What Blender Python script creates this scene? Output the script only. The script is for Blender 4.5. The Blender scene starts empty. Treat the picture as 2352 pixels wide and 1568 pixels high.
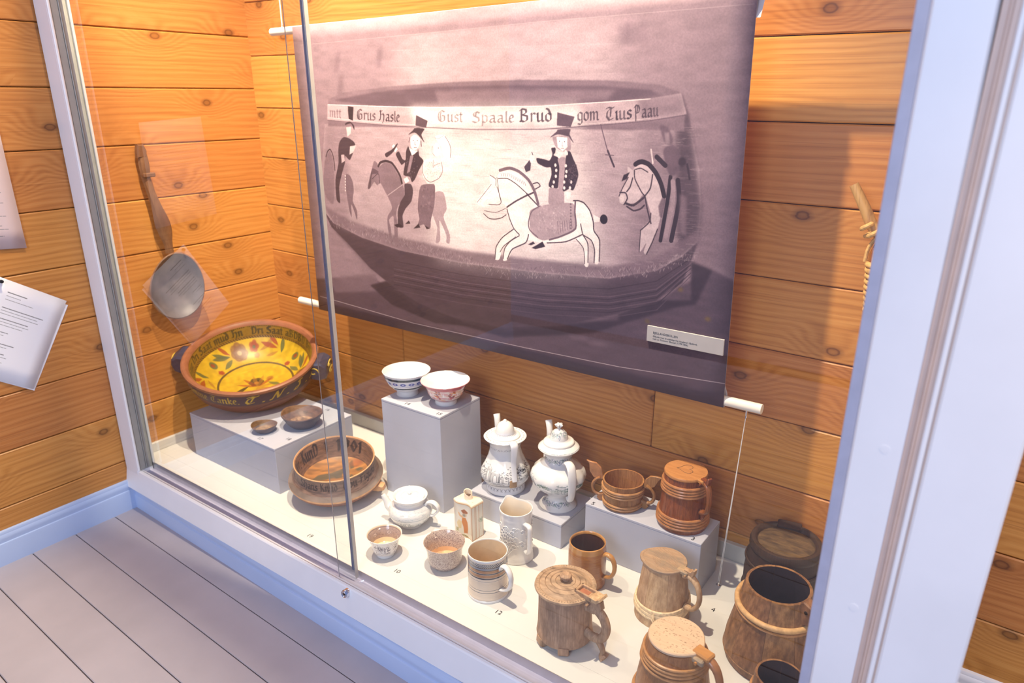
import bpy, bmesh, math, random
import numpy as np
from mathutils import Vector, Matrix, Quaternion

S = bpy.context.scene
COL = S.collection
PI = math.pi
random.seed(7)

# ------------------------------------------------------------------ camera
RC = ((0.80798764, 0.58916371, -0.00648878),
      (0.18378476, -0.26247793, -0.94727425),
      (-0.55980277, 0.76419334, -0.32035824))     # rows: right, down, forward
CP = Vector((2.435, -1.092, 1.25))
cd = bpy.data.cameras.new('camera'); cam = bpy.data.objects.new('camera', cd); COL.objects.link(cam)
cd.sensor_width = 36; cd.lens = 1640 / 2352 * 36
cd.clip_start = .05
r0, r1, r2 = Vector(RC[0]).normalized(), Vector(RC[1]).normalized(), Vector(RC[2]).normalized()
cam.matrix_world = Matrix(((r0.x, -r1.x, -r2.x, CP.x), (r0.y, -r1.y, -r2.y, CP.y), (r0.z, -r1.z, -r2.z, CP.z), (0, 0, 0, 1)))
cd.dof.use_dof = True; cd.dof.focus_distance = 1.85; cd.dof.aperture_fstop = 3.2
S.camera = cam

# ------------------------------------------------------------------ world, lamps, exposure
S.view_settings.view_transform = 'Standard'; S.view_settings.look = 'None'
S.view_settings.gamma = 1; S.view_settings.use_curve_mapping = False
S.view_settings.exposure = 0.24
W = bpy.data.worlds.new('world'); S.world = W; W.use_nodes = True
W.node_tree.nodes['Background'].inputs[0].default_value = (.34, .48, 1.0, 1)
W.node_tree.nodes['Background'].inputs[1].default_value = .40

def lamp(kind, name, loc, target, power, col, **kw):
    l = bpy.data.lights.new(name, kind); o = bpy.data.objects.new(name, l); COL.objects.link(o)
    l.energy = power; l.color = col
    for k, v in kw.items(): setattr(l, k, v)
    o.location = loc
    d = Vector(target) - Vector(loc)
    o.rotation_euler = d.to_track_quat('-Z', 'Y').to_euler()
    return o
WARM = (1, .82, .60)
# two halogen spots on the showcase ceiling
lamp('SPOT', 'case_spot', (.54, .02, 2.32), (.22, .38, .62), 225, WARM, spot_size=math.radians(96), spot_blend=.85, shadow_soft_size=.022)
lamp('SPOT', 'case_spot', (1.37, .02, 2.32), (1.25, .40, .62), 215, WARM, spot_size=math.radians(104), spot_blend=.8, shadow_soft_size=.022)
# daylight from the window behind and to the right of the visitor
lamp('AREA', 'window_daylight', (2.3, -3.4, 2.0), (1.2, 0, .2), 66, (.72, .80, 1.0), shape='RECTANGLE', size=1.2, size_y=1.5)
# warm spot of the passage to the right of the showcase
lamp('SPOT', 'passage_spot', (3.3, -.5, 2.2), (2.62, .69, .25), 85, (1, .78, .56), spot_size=math.radians(60), spot_blend=.8, shadow_soft_size=.04)
# warm room lighting
lamp('AREA', 'room_lamp', (1.0, -1.9, 2.2), (.6, -.8, 0), 6, (1, .84, .66), shape='RECTANGLE', size=.6, size_y=.6)

# ------------------------------------------------------------------ object helpers
def tag(o, label=None, cat=None, group=None, kind=None):
    if label: o['label'] = label
    if cat: o['category'] = cat
    if group: o['group'] = group
    if kind: o['kind'] = kind
    return o
def empty(name, loc=(0, 0, 0), rz=0, label=None, cat=None, group=None, kind=None):
    o = bpy.data.objects.new(name, None); COL.objects.link(o); o.location = loc; o.rotation_euler = (0, 0, rz)
    o.empty_display_size = .05
    return tag(o, label, cat, group, kind)

class MB:
    def __init__(s): s.v = []; s.f = []; s.uv = []; s.mi = []
    def add(s, vs, fs, mi=0, uvs=None, M=None):
        b = len(s.v)
        for p in vs:
            p = Vector(p)
            if M is not None: p = M @ p
            s.v.append(p)
        for k, f in enumerate(fs):
            s.f.append([b + i for i in f]); s.mi.append(mi if isinstance(mi, int) else mi[k])
            s.uv.append(uvs[k] if uvs else [(0, 0)] * len(f))
        return s
    def mesh(s, name, mats, smooth=True, angle=38):
        me = bpy.data.meshes.new(name)
        me.from_pydata([tuple(p) for p in s.v], [], s.f)
        for m in (mats if isinstance(mats, (list, tuple)) else [mats]): me.materials.append(m)
        me.polygons.foreach_set('material_index', s.mi)
        ul = me.uv_layers.new(name='UVMap')
        flat = [c for f in s.uv for t in f for c in t]
        ul.data.foreach_set('uv', flat)
        bm = bmesh.new(); bm.from_mesh(me); bmesh.ops.recalc_face_normals(bm, faces=bm.faces); bm.to_mesh(me); bm.free()
        if smooth:
            me.polygons.foreach_set('use_smooth', [True] * len(me.polygons)); me.set_sharp_from_angle(angle=math.radians(angle))
        me.update(); return me
    def build(s, name, mats, parent=None, smooth=True, angle=38, label=None):
        me = s.mesh(name, mats, smooth, angle)
        o = bpy.data.objects.new(name, me); COL.objects.link(o)
        if parent: o.parent = parent
        if label: o['label'] = label
        return o
def inst(me, name, parent=None, M=None):
    o = bpy.data.objects.new(name, me); COL.objects.link(o)
    if parent: o.parent = parent
    if M is not None: o.matrix_local = M
    return o

def box(mb, a, b, c=0.0, mi=0, M=None):
    """box from corner a to corner b with chamfer c"""
    x0, y0, z0 = a; x1, y1, z1 = b
    if c <= 0:
        vs = [(x, y, z) for x in (x0, x1) for y in (y0, y1) for z in (z0, z1)]
        fs = [(0, 1, 3, 2), (4, 6, 7, 5), (0, 4, 5, 1), (2, 3, 7, 6), (0, 2, 6, 4), (1, 5, 7, 3)]
        return mb.add(vs, fs, mi, None, M)
    vs = []; idx = {}
    for i, x in enumerate((x0, x1)):
        for j, y in enumerate((y0, y1)):
            for k, z in enumerate((z0, z1)):
                sx, sy, sz = (1 if i == 0 else -1), (1 if j == 0 else -1), (1 if k == 0 else -1)
                idx[i, j, k, 0] = len(vs); vs.append((x, y + sy * c, z + sz * c))
                idx[i, j, k, 1] = len(vs); vs.append((x + sx * c, y, z + sz * c))
                idx[i, j, k, 2] = len(vs); vs.append((x + sx * c, y + sy * c, z))
    fs = []
    q = [(0, 0), (1, 0), (1, 1), (0, 1)]
    for i in (0, 1): fs.append([idx[i, a_, b_, 0] for a_, b_ in q])
    for j in (0, 1): fs.append([idx[a_, j, b_, 1] for a_, b_ in q])
    for k in (0, 1): fs.append([idx[a_, b_, k, 2] for a_, b_ in q])
    for a_ in (0, 1):
        for b_ in (0, 1):
            fs.append([idx[a_, b_, 0, 0], idx[a_, b_, 1, 0], idx[a_, b_, 1, 1], idx[a_, b_, 0, 1]])
            fs.append([idx[a_, 0, b_, 0], idx[a_, 1, b_, 0], idx[a_, 1, b_, 2], idx[a_, 0, b_, 2]])
            fs.append([idx[0, a_, b_, 1], idx[1, a_, b_, 1], idx[1, a_, b_, 2], idx[0, a_, b_, 2]])
    for i in (0, 1):
        for j in (0, 1):
            for k in (0, 1): fs.append([idx[i, j, k, 0], idx[i, j, k, 1], idx[i, j, k, 2]])
    return mb.add(vs, fs, mi, None, M)

def crom(pts, k):
    """Catmull-Rom through control points, k steps per span"""
    P = [Vector(p) for p in pts]; out = []
    for i in range(len(P) - 1):
        a = P[i - 1] if i else P[0] * 2 - P[1]
        b, c = P[i], P[i + 1]
        d = P[i + 2] if i + 2 < len(P) else P[-1] * 2 - P[-2]
        for j in range(k):
            t = j / k
            out.append(.5 * ((2 * b) + (c - a) * t + (2 * a - 5 * b + 4 * c - d) * t * t + (3 * b - a - 3 * c + d) * t ** 3))
    out.append(P[-1]); return out

def lathe(mb, prof, n=56, th0=0.0, bands=None, fn=None, M=None, sub=1):
    """bands: list of (i0, i1, material, mode, R) by profile index; fn(r, z, th) -> (r, z)"""
    if sub > 1:
        prof = [(max(0, p.x), p.y) for p in crom([(r, z, 0) for r, z in prof], sub)]
        prof = [(p[0], p[1]) for p in prof]
        bands = [(a * sub, b * sub, *c) for a, b, *c in (bands or [])]
    L = [0]
    for i in range(1, len(prof)): L.append(L[-1] + math.hypot(prof[i][0] - prof[i - 1][0], prof[i][1] - prof[i - 1][1]))
    rings = []; vs = []
    for (r, z) in prof:
        if r < 1e-6: rings.append([len(vs)]); vs.append((0, 0, z)); continue
        ring = []
        for j in range(n):
            th = th0 + 2 * PI * j / n
            rr, zz = (r, z) if fn is None else fn(r, z, th)
            ring.append(len(vs)); vs.append((rr * math.cos(th), rr * math.sin(th), zz))
        rings.append(ring)
    fs = []; uvs = []; mis = []
    for i in range(len(prof) - 1):
        mi, mode, R, v0, v1 = 0, 'wrap', 1, 0, 1
        for bd in (bands or []):
            if bd[0] <= i < bd[1]:
                mi = bd[2]; mode = bd[3] if len(bd) > 3 else 'wrap'; R = bd[4] if len(bd) > 4 else 1
                l0, l1 = L[bd[0]], L[bd[1]]; v0 = (L[i] - l0) / (l1 - l0); v1 = (L[i + 1] - l0) / (l1 - l0)
        A, B = rings[i], rings[i + 1]
        for j in range(n):
            k = (j + 1) % n
            u0, u1 = j / n, (j + 1) / n
            if len(A) == 1 and len(B) == 1: continue
            if len(A) == 1: f = [A[0], B[j], B[k]]; uv = [(.5 * (u0 + u1), v0), (u0, v1), (u1, v1)]
            elif len(B) == 1: f = [A[j], A[k], B[0]]; uv = [(u0, v0), (u1, v0), (.5 * (u0 + u1), v1)]
            else: f = [A[j], A[k], B[k], B[j]]; uv = [(u0, v0), (u1, v0), (u1, v1), (u0, v1)]
            if mode == 'planar':
                uv = []
                for w in f:
                    x, y = vs[w][0], vs[w][1]
                    # rotate so that -v faces u = .5 (towards the visitor)
                    c_, s_ = math.cos(-(th0 + PI) - PI / 2), math.sin(-(th0 + PI) - PI / 2)
                    xr, yr = x * c_ - y * s_, x * s_ + y * c_
                    uv.append((.5 + xr / (2 * R), .5 + yr / (2 * R)))
            fs.append(f); uvs.append(uv); mis.append(mi)
    return mb.add(vs, fs, mis, uvs, M)

def torus(mb, R, z, r, rz=None, n=48, m=8, tilt=(0, 0), mi=0, wob=0, fn=None):
    rz = rz or r; vs = []; fs = []
    for i in range(n):
        th = 2 * PI * i / n
        RR = R * (1 + wob * math.sin(3 * th + z * 90)) if fn is None else fn(th)
        for j in range(m):
            a = 2 * PI * j / m
            x = (RR + r * math.cos(a))
            vs.append((x * math.cos(th), x * math.sin(th), z + rz * math.sin(a) + tilt[0] * x * math.cos(th) + tilt[1] * x * math.sin(th)))
    for i in range(n):
        for j in range(m):
            a, b = i * m + j, i * m + (j + 1) % m; c, d = ((i + 1) % n) * m + (j + 1) % m, ((i + 1) % n) * m + j
            fs.append((a, b, c, d))
    return mb.add(vs, fs, mi)

def tube(mb, pts, rad, n=10, B=None, mi=0, M=None, cap=True, k=0):
    """sweep; rad: number, or list of (half width along B, half thickness) per point"""
    if k:
        m = len(pts)
        if not isinstance(rad, (int, float)):
            rr = crom([(a, b, 0) if not isinstance(a, int) or True else 0 for a, b in [(x if isinstance(x, tuple) else (x, x)) for x in rad]], k)
            rad = [(q.x, q.y) for q in rr]
        pts = crom(pts, k)
    P = [Vector(p) for p in pts]; vs = []; fs = []
    for i, p in enumerate(P):
        T = (P[min(i + 1, len(P) - 1)] - P[max(i - 1, 0)]).normalized()
        if B is None:
            bb = T.cross(Vector((0, 0, 1)))
            if bb.length < 1e-3: bb = T.cross(Vector((0, 1, 0)))
            bb.normalize()
        else: bb = Vector(B).normalized(); bb = (bb - T * bb.dot(T)).normalized()
        N = bb.cross(T).normalized()
        r = rad if isinstance(rad, (int, float)) else rad[i]
        a, b = (r, r) if isinstance(r, (int, float)) else r
        for j in range(n):
            t = 2 * PI * j / n
            vs.append(p + bb * (a * math.cos(t)) + N * (b * math.sin(t)))
    for i in range(len(P) - 1):
        for j in range(n):
            fs.append((i * n + j, i * n + (j + 1) % n, (i + 1) * n + (j + 1) % n, (i + 1) * n + j))
    if cap:
        fs.append(tuple(range(n))[::-1]); fs.append(tuple((len(P) - 1) * n + j for j in range(n)))
    return mb.add(vs, fs, mi, None, M)

def prism(mb, poly, t0, t1, M=None, mi=0, bev=0.0):
    """polygon in local xz, extruded along y from t0 to t1"""
    n = len(poly)
    if bev:
        c = Vector((sum(p[0] for p in poly) / n, sum(p[1] for p in poly) / n))
        inn = [tuple(Vector(p) + (c - Vector(p)).normalized() * bev) for p in poly]
        vs = [(x, t0, z) for x, z in inn] + [(x, t0 + bev, z) for x, z in poly] + [(x, t1 - bev, z) for x, z in poly] + [(x, t1, z) for x, z in inn]
        L = 4
    else:
        vs = [(x, t0, z) for x, z in poly] + [(x, t1, z) for x, z in poly]; L = 2
    fs = [tuple(range(n)), tuple(range((L - 1) * n, L * n))[::-1]]
    for l in range(L - 1):
        for i in range(n):
            k = (i + 1) % n; fs.append((l * n + i, l * n + k, (l + 1) * n + k, (l + 1) * n + i))
    return mb.add(vs, fs, mi, None, M)
def RZ(a): return Matrix.Rotation(a, 4, 'Z')
def T(x, y, z): return Matrix.Translation((x, y, z))
def camaz(x, y): return math.atan2(CP.y - y, CP.x - x)
D = math.radians

# ------------------------------------------------------------------ painted prints (drawn here, nothing loaded)
def lerp(a, b, t): return a + (b - a) * t
def blur(a, s):
    if s <= 0: return a
    k = int(max(1, round(s * 2.2))); x = np.arange(-k, k + 1); g = np.exp(-x * x / (2 * s * s)); g /= g.sum()
    def ax(b, d):
        pad = [(0, 0)] * b.ndim; pad[d] = (k, k); p = np.pad(b, pad, mode='edge'); o = 0
        for i, w in enumerate(g):
            sl = [slice(None)] * b.ndim; sl[d] = slice(i, i + b.shape[d]); o = o + w * p[tuple(sl)]
        return o
    return ax(ax(a, 0), 1)
def vnoise(h, w, cells, rng, ay=1.0):
    gh, gw = max(2, int(cells * ay) + 2), int(cells * w / h) + 2
    g = rng.random((gh, gw)); y = np.linspace(0, gh - 1.001, h); x = np.linspace(0, gw - 1.001, w)
    yi = y.astype(int); xi = x.astype(int); fy = (y - yi)[:, None]; fx = (x - xi)[None]
    fy = fy * fy * (3 - 2 * fy); fx = fx * fx * (3 - 2 * fx)
    a = g[yi][:, xi]; b = g[yi][:, xi + 1]; c = g[yi + 1][:, xi]; d = g[yi + 1][:, xi + 1]
    return (a * (1 - fx) + b * fx) * (1 - fy) + (c * (1 - fx) + d * fx) * fy
class Cv:
    def __init__(s, w, h, col):
        s.w, s.h = w, h; s.a = np.zeros((h, w, 3), np.float32); s.a[:] = col
    def mask(s, pts, soft=.6):
        P = np.array(pts, float); m = soft * 3 + 2
        x0, y0 = np.floor(P.min(0) - m).astype(int); x1, y1 = np.ceil(P.max(0) + m).astype(int)
        x0, y0, x1, y1 = max(0, x0), max(0, y0), min(s.w, x1), min(s.h, y1)
        if x1 <= x0 or y1 <= y0: return None
        X, Y = np.meshgrid(np.arange(x0, x1) + .5, np.arange(y0, y1) + .5); ins = np.zeros(X.shape, bool)
        for i in range(len(P)):
            (xa, ya), (xb, yb) = P[i], P[(i + 1) % len(P)]
            if ya == yb: continue
            c = ((ya > Y) != (yb > Y)) & (X < (xb - xa) * (Y - ya) / (yb - ya) + xa); ins ^= c
        return (slice(y0, y1), slice(x0, x1)), blur(ins.astype(np.float32), soft)
    def put(s, sl, m, col):
        m = m[..., None]; s.a[sl] = s.a[sl] * (1 - m) + np.array(col, np.float32) * m
    def poly(s, pts, col, al=1, soft=.6):
        r = s.mask(pts, soft)
        if r: s.put(r[0], r[1] * al, col)
    def line(s, pts, w, col, al=1, soft=.7):
        P = np.array(pts, float); m = w + soft + 2
        for i in range(len(P) - 1):
            a, b = P[i], P[i + 1]
            x0, y0 = np.floor(np.minimum(a, b) - m).astype(int); x1, y1 = np.ceil(np.maximum(a, b) + m).astype(int)
            x0, y0, x1, y1 = max(0, x0), max(0, y0), min(s.w, x1), min(s.h, y1)
            if x1 <= x0 or y1 <= y0: continue
            X, Y = np.meshgrid(np.arange(x0, x1) + .5, np.arange(y0, y1) + .5); d = b - a; L = (d * d).sum() + 1e-9
            t = np.clip(((X - a[0]) * d[0] + (Y - a[1]) * d[1]) / L, 0, 1)
            q = np.hypot(X - a[0] - t * d[0], Y - a[1] - t * d[1])
            s.put((slice(y0, y1), slice(x0, x1)), np.clip((w / 2 - q) / soft + .5, 0, 1) * al, col)
    def dot(s, x, y, rx, col, ry=None, al=1, soft=.6, rot=0):
        ry = ry or rx; t = np.linspace(0, 2 * PI, 22)[:-1]; c_, s_ = math.cos(rot), math.sin(rot)
        s.poly([(x + rx * np.cos(k) * c_ - ry * np.sin(k) * s_, y + rx * np.cos(k) * s_ + ry * np.sin(k) * c_) for k in t], col, al, soft)
    def image(s, name, flip=False):
        a = np.clip(s.a, 0, 1)[::-1]
        if flip: a = a[::-1, ::-1]      # inner walls run from the rim downwards
        im = bpy.data.images.new(name, s.w, s.h); px = np.ones((s.h, s.w, 4), np.float32); px[..., :3] = a
        im.pixels.foreach_set(px.ravel()); im.update(); im.pack(); return im
GL = {  # broad-nib letters: advance, pen paths (x, y up; x-height 1)
 'i': (.42, [[(.05, .85), (.18, 1), (.18, .1), (.32, 0)]]),
 'n': (.85, [[(0, .85), (.15, 1), (.15, 0)], [(.15, .75), (.45, 1), (.58, .85), (.58, .1), (.72, 0)]]),
 'm': (1.25, [[(0, .85), (.15, 1), (.15, 0)], [(.15, .75), (.42, 1), (.55, .85), (.55, 0)], [(.55, .75), (.82, 1), (.96, .85), (.96, .1), (1.1, 0)]]),
 'u': (.85, [[(0, .85), (.15, 1), (.15, .1), (.3, 0), (.58, .25)], [(.58, 1), (.58, .1), (.72, 0)]]),
 'w': (1.2, [[(0, .85), (.15, 1), (.15, .1), (.3, 0), (.55, .25)], [(.55, 1), (.55, .1), (.7, 0), (.95, .3)], [(.95, 1), (.95, .1)]]),
 'r': (.6, [[(0, .85), (.15, 1), (.15, 0)], [(.15, .75), (.36, 1), (.52, .85)]]),
 's': (.62, [[(.5, .85), (.3, 1), (.1, .82), (.15, .6), (.46, .42), (.46, .15), (.25, 0), (.05, .12)]]),
 'a': (.8, [[(.1, .88), (.4, 1), (.54, .85), (.54, .1), (.68, 0)], [(.54, .55), (.2, .48), (.1, .2), (.25, 0), (.54, .2)]]),
 'e': (.62, [[(.1, .5), (.46, .66), (.4, .95), (.22, 1), (.09, .7), (.09, .2), (.27, 0), (.52, .15)]]),
 'o': (.76, [[(.1, .2), (.1, .8), (.33, 1), (.58, .8), (.58, .2), (.36, 0), (.1, .2)]]),
 'd': (.76, [[(.1, .2), (.1, .75), (.33, .95), (.58, .75), (.58, .2), (.36, 0), (.1, .2)], [(.58, .75), (.35, 1.35), (.12, 1.5)]]),
 'b': (.76, [[(.1, 1.5), (.1, .2), (.33, 0), (.58, .2), (.58, .75), (.36, .95), (.1, .75)]]),
 'g': (.76, [[(.55, .2), (.33, .05), (.1, .25), (.1, .8), (.33, 1), (.58, .85), (.58, -.2), (.36, -.42), (.08, -.3)]]),
 'h': (.82, [[(.1, 1.5), (.1, 0)], [(.1, .75), (.4, 1), (.58, .8), (.58, .1), (.42, -.35)]]),
 'k': (.7, [[(.12, 1.5), (.12, 0)], [(.12, .7), (.45, 1), (.5, .8), (.14, .55), (.55, 0)]]),
 'l': (.4, [[(.15, 1.5), (.15, .1), (.3, 0)]]),
 't': (.5, [[(.18, 1.3), (.18, .1), (.36, 0)], [(0, 1), (.4, 1)]]),
 'f': (.5, [[(.42, 1.4), (.22, 1.5), (.15, 1.2), (.15, -.4)], [(0, 1), (.4, 1)]]),
 'p': (.78, [[(.15, 1.1), (.15, -.45)], [(.15, .8), (.4, 1), (.6, .8), (.6, .2), (.4, 0), (.15, .15)]]),
 'v': (.75, [[(0, .9), (.12, 1), (.15, .3), (.35, 0), (.58, .3), (.55, .9), (.4, 1)]]),
 'c': (.58, [[(.48, .85), (.3, 1), (.1, .8), (.1, .2), (.28, 0), (.5, .15)]]),
 'G': (1.15, [[(.85, 1.3), (.55, 1.5), (.2, 1.25), (.1, .7), (.2, .2), (.5, 0), (.85, .15), (.85, .75), (.55, .85)], [(.42, 1.3), (.35, .8), (.42, .2)]]),
 'H': (1.1, [[(.05, 1.3), (.25, 1.5), (.3, .8), (.2, .1), (.02, .15)], [(.3, .85), (.65, 1.05), (.85, .8), (.8, .1), (.6, -.3)], [(.25, 1.3), (.6, 1.5)]]),
 'S': (.95, [[(.8, 1.3), (.5, 1.5), (.18, 1.25), (.22, .95), (.7, .65), (.75, .25), (.42, 0), (.08, .2)], [(.45, 1.4), (.4, .9)]]),
 'B': (1.05, [[(.22, 1.4), (.22, .05), (.05, .1)], [(.02, 1.25), (.25, 1.5), (.65, 1.4), (.7, 1.05), (.3, .82), (.78, .65), (.78, .2), (.45, 0), (.22, .12)]]),
 'T': (1.0, [[(.05, 1.35), (.35, 1.5), (.7, 1.35), (.95, 1.5)], [(.5, 1.3), (.18, 1.0), (.12, .45), (.4, 0), (.8, .2)], [(.58, 1.3), (.5, .4)]]),
 'P': (1.05, [[(.22, 1.4), (.25, -.3)], [(.0, 1.2), (.25, 1.5), (.65, 1.4), (.78, 1.05), (.65, .65), (.3, .6)], [(.5, 1.4), (.45, .7)]]),
 'D': (1.05, [[(.25, 1.35), (.2, .1)], [(.02, 1.25), (.3, 1.5), (.75, 1.3), (.85, .7), (.65, .15), (.2, 0)]]),
 'F': (.95, [[(.3, 1.4), (.3, .2), (.05, 0)], [(.05, 1.3), (.4, 1.5), (.85, 1.4)], [(.3, .85), (.7, .9)]]),
 'K': (1.0, [[(.2, 1.5), (.2, 0)], [(.2, .75), (.7, 1.5)], [(.3, .85), (.8, 0)]]),
 'L': (.9, [[(.3, 1.45), (.25, .5), (.1, .05), (.45, .1), (.8, .05)]]),
 'N': (1.2, [[(0, .1), (.15, 0), (.35, 1.4)], [(.35, 1.4), (.7, .05)], [(.7, .05), (.95, 1.35), (1.15, 1.5)]]),
 'J': (.8, [[(.75, 1.4), (.45, 1.5), (.3, 1.3), (.5, 1.2), (.6, .6), (.4, 0), (.1, .1), (.2, .4), (.65, .55)]]),
 'U': (1.0, [[(.1, 1.3), (.25, 1.5), (.2, .3), (.45, 0), (.75, .3)], [(.75, 1.45), (.75, .1), (.9, 0)]]),
 '1': (.5, [[(.05, 1.1), (.25, 1.4), (.22, 0)]]), '7': (.7, [[(.05, 1.2), (.6, 1.3), (.25, 0)]]),
 '9': (.8, [[(.6, 1.05), (.35, .75), (.1, 1.05), (.35, 1.4), (.62, 1.1), (.5, .4), (.15, 0)]]),
 '6': (.8, [[(.6, 1.4), (.2, 1), (.1, .4), (.35, 0), (.62, .35), (.4, .7), (.12, .45)]]),
 '0': (.8, [[(.1, .7), (.35, 1.35), (.62, .7), (.35, 0), (.1, .7)]]), '2': (.7, [[(.05, 1.1), (.3, 1.4), (.55, 1.1), (.1, .05), (.6, .05)]]),
 '.': (.35, [[(.1, .1), (.2, 0)]]), ' ': (.5, []), '-': (.5, [[(.05, .5), (.4, .55)]]),
}
def pen(cv, text, x, y, h, col, w=None, al=1, nib=.13, slant=0, xs=1, mp=None, rng=None):
    """blackletter strokes; (x, y) baseline start in px, h x-height in px; w total width in px; mp maps points"""
    text = ''.join(c if c in GL else {'y': 'g', 'O': 'G', 'A': 'U', 'I': 'J', 'M': 'N'}.get(c, 'n') for c in text)
    adv = sum(GL[c][0] for c in text)
    sx = (w / adv) if w else h * xs
    nx, ny = nib * math.cos(.7) * sx * .95, -nib * math.sin(.7) * h
    for c in text:
        a, paths = GL[c]
        ca = al if rng is None else al * (.55 + .45 * rng.random())
        for p in paths:
            q = [(x + (px_ + slant * py_) * sx, y - py_ * h) for px_, py_ in p]
            for (ax, ay), (bx, by) in zip(q[:-1], q[1:]):
                quad = [(ax - nx, ay - ny), (ax + nx, ay + ny), (bx + nx, by + ny), (bx - nx, by - ny)]
                quad = np.array(quad); c0 = quad.mean(0); o = np.argsort(np.arctan2(quad[:, 1] - c0[1], quad[:, 0] - c0[0])); quad = quad[o]
                if mp: quad = [mp(*t) for t in quad]
                cv.poly(quad, col, ca, .6)
                mid = [mp(ax, ay), mp(bx, by)] if mp else [(ax, ay), (bx, by)]
                cv.line(mid, max(1.1, abs(ny) * 1.1), col, ca)
        x += a * sx

# ------------------------------------------------------------------ materials
MATS = {}
class NT:
    def __init__(s, name):
        s.m = bpy.data.materials.new(name); s.m.use_nodes = True; s.t = s.m.node_tree; s.b = s.t.nodes['Principled BSDF']
    def n(s, typ, **kw):
        nd = s.t.nodes.new('ShaderNode' + typ)
        for k, v in kw.items():
            if k.startswith('i_'): nd.inputs[int(k[2:])].default_value = v
            else: setattr(nd, k, v)
        return nd
    def l(s, a, b): s.t.links.new(a, b)
    def math(s, op, a, b=None, c=None):
        nd = s.n('Math', operation=op)
        for i, q in enumerate((a, b, c)):
            if q is None: continue
            if isinstance(q, (int, float)): nd.inputs[i].default_value = q
            else: s.l(q, nd.inputs[i])
        return nd.outputs[0]
    def ramp(s, fac, stops, interp='LINEAR'):
        nd = s.n('ValToRGB'); e = nd.color_ramp.elements; nd.color_ramp.interpolation = interp
        while len(e) < len(stops): e.new(.5)
        for el, (p, c) in zip(e, stops): el.position = p; el.color = (*c, 1)
        s.l(fac, nd.inputs[0]); return nd.outputs[0]
    def mix(s, fac, a, b, mode='MIX'):
        nd = s.n('Mix', data_type='RGBA', blend_type=mode)
        for q, i in ((fac, 0), (a, 6), (b, 7)):
            if isinstance(q, (int, float)): nd.inputs[i].default_value = q
            elif isinstance(q, tuple): nd.inputs[i].default_value = (*q, 1)
            else: s.l(q, nd.inputs[i])
        return nd.outputs[2]
    def vscale(s, vec, sc, off=None):
        nd = s.n('Mapping'); s.l(vec, nd.inputs[0]); nd.inputs[3].default_value = sc
        if off is not None: s.l(off, nd.inputs[1])
        return nd.outputs[0]
    def noise(s, vec, scale, detail=3, rough=.55):
        nd = s.n('TexNoise'); s.l(vec, nd.inputs['Vector']); nd.inputs['Scale'].default_value = scale; nd.inputs['Detail'].default_value = detail
        nd.inputs['Roughness'].default_value = rough; return nd.outputs[0]
    def bump(s, h, strength=.2, dist=.002):
        nd = s.n('Bump'); nd.inputs['Strength'].default_value = strength; nd.inputs['Distance'].default_value = dist
        s.l(h, nd.inputs['Height']); s.l(nd.outputs[0], s.b.inputs['Normal'])
    def set(s, rough=None, spec=None, metal=None, coat=None):
        if rough is not None: s.b.inputs['Roughness'].default_value = rough
        if spec is not None: s.b.inputs['Specular IOR Level'].default_value = spec
        if metal is not None: s.b.inputs['Metallic'].default_value = metal
        if coat: s.b.inputs['Coat Weight'].default_value = coat; s.b.inputs['Coat Roughness'].default_value = .08
        return s

def plain(name, col, rough=.5, spec=.5, metal=0, var=.06, scale=30, coat=0, bump=0, bscale=60):
    k = NT(name); co = k.n('TexCoord').outputs['Object']
    f = k.noise(co, scale, 4); c0 = tuple(x * (1 - var) for x in col); c1 = tuple(min(1, x * (1 + var)) for x in col)
    k.l(k.ramp(f, [(.3, c0), (.7, c1)]), k.b.inputs['Base Color']); k.set(rough, spec, metal, coat)
    if bump: k.bump(k.noise(co, bscale, 4), bump)
    return k.m

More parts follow.
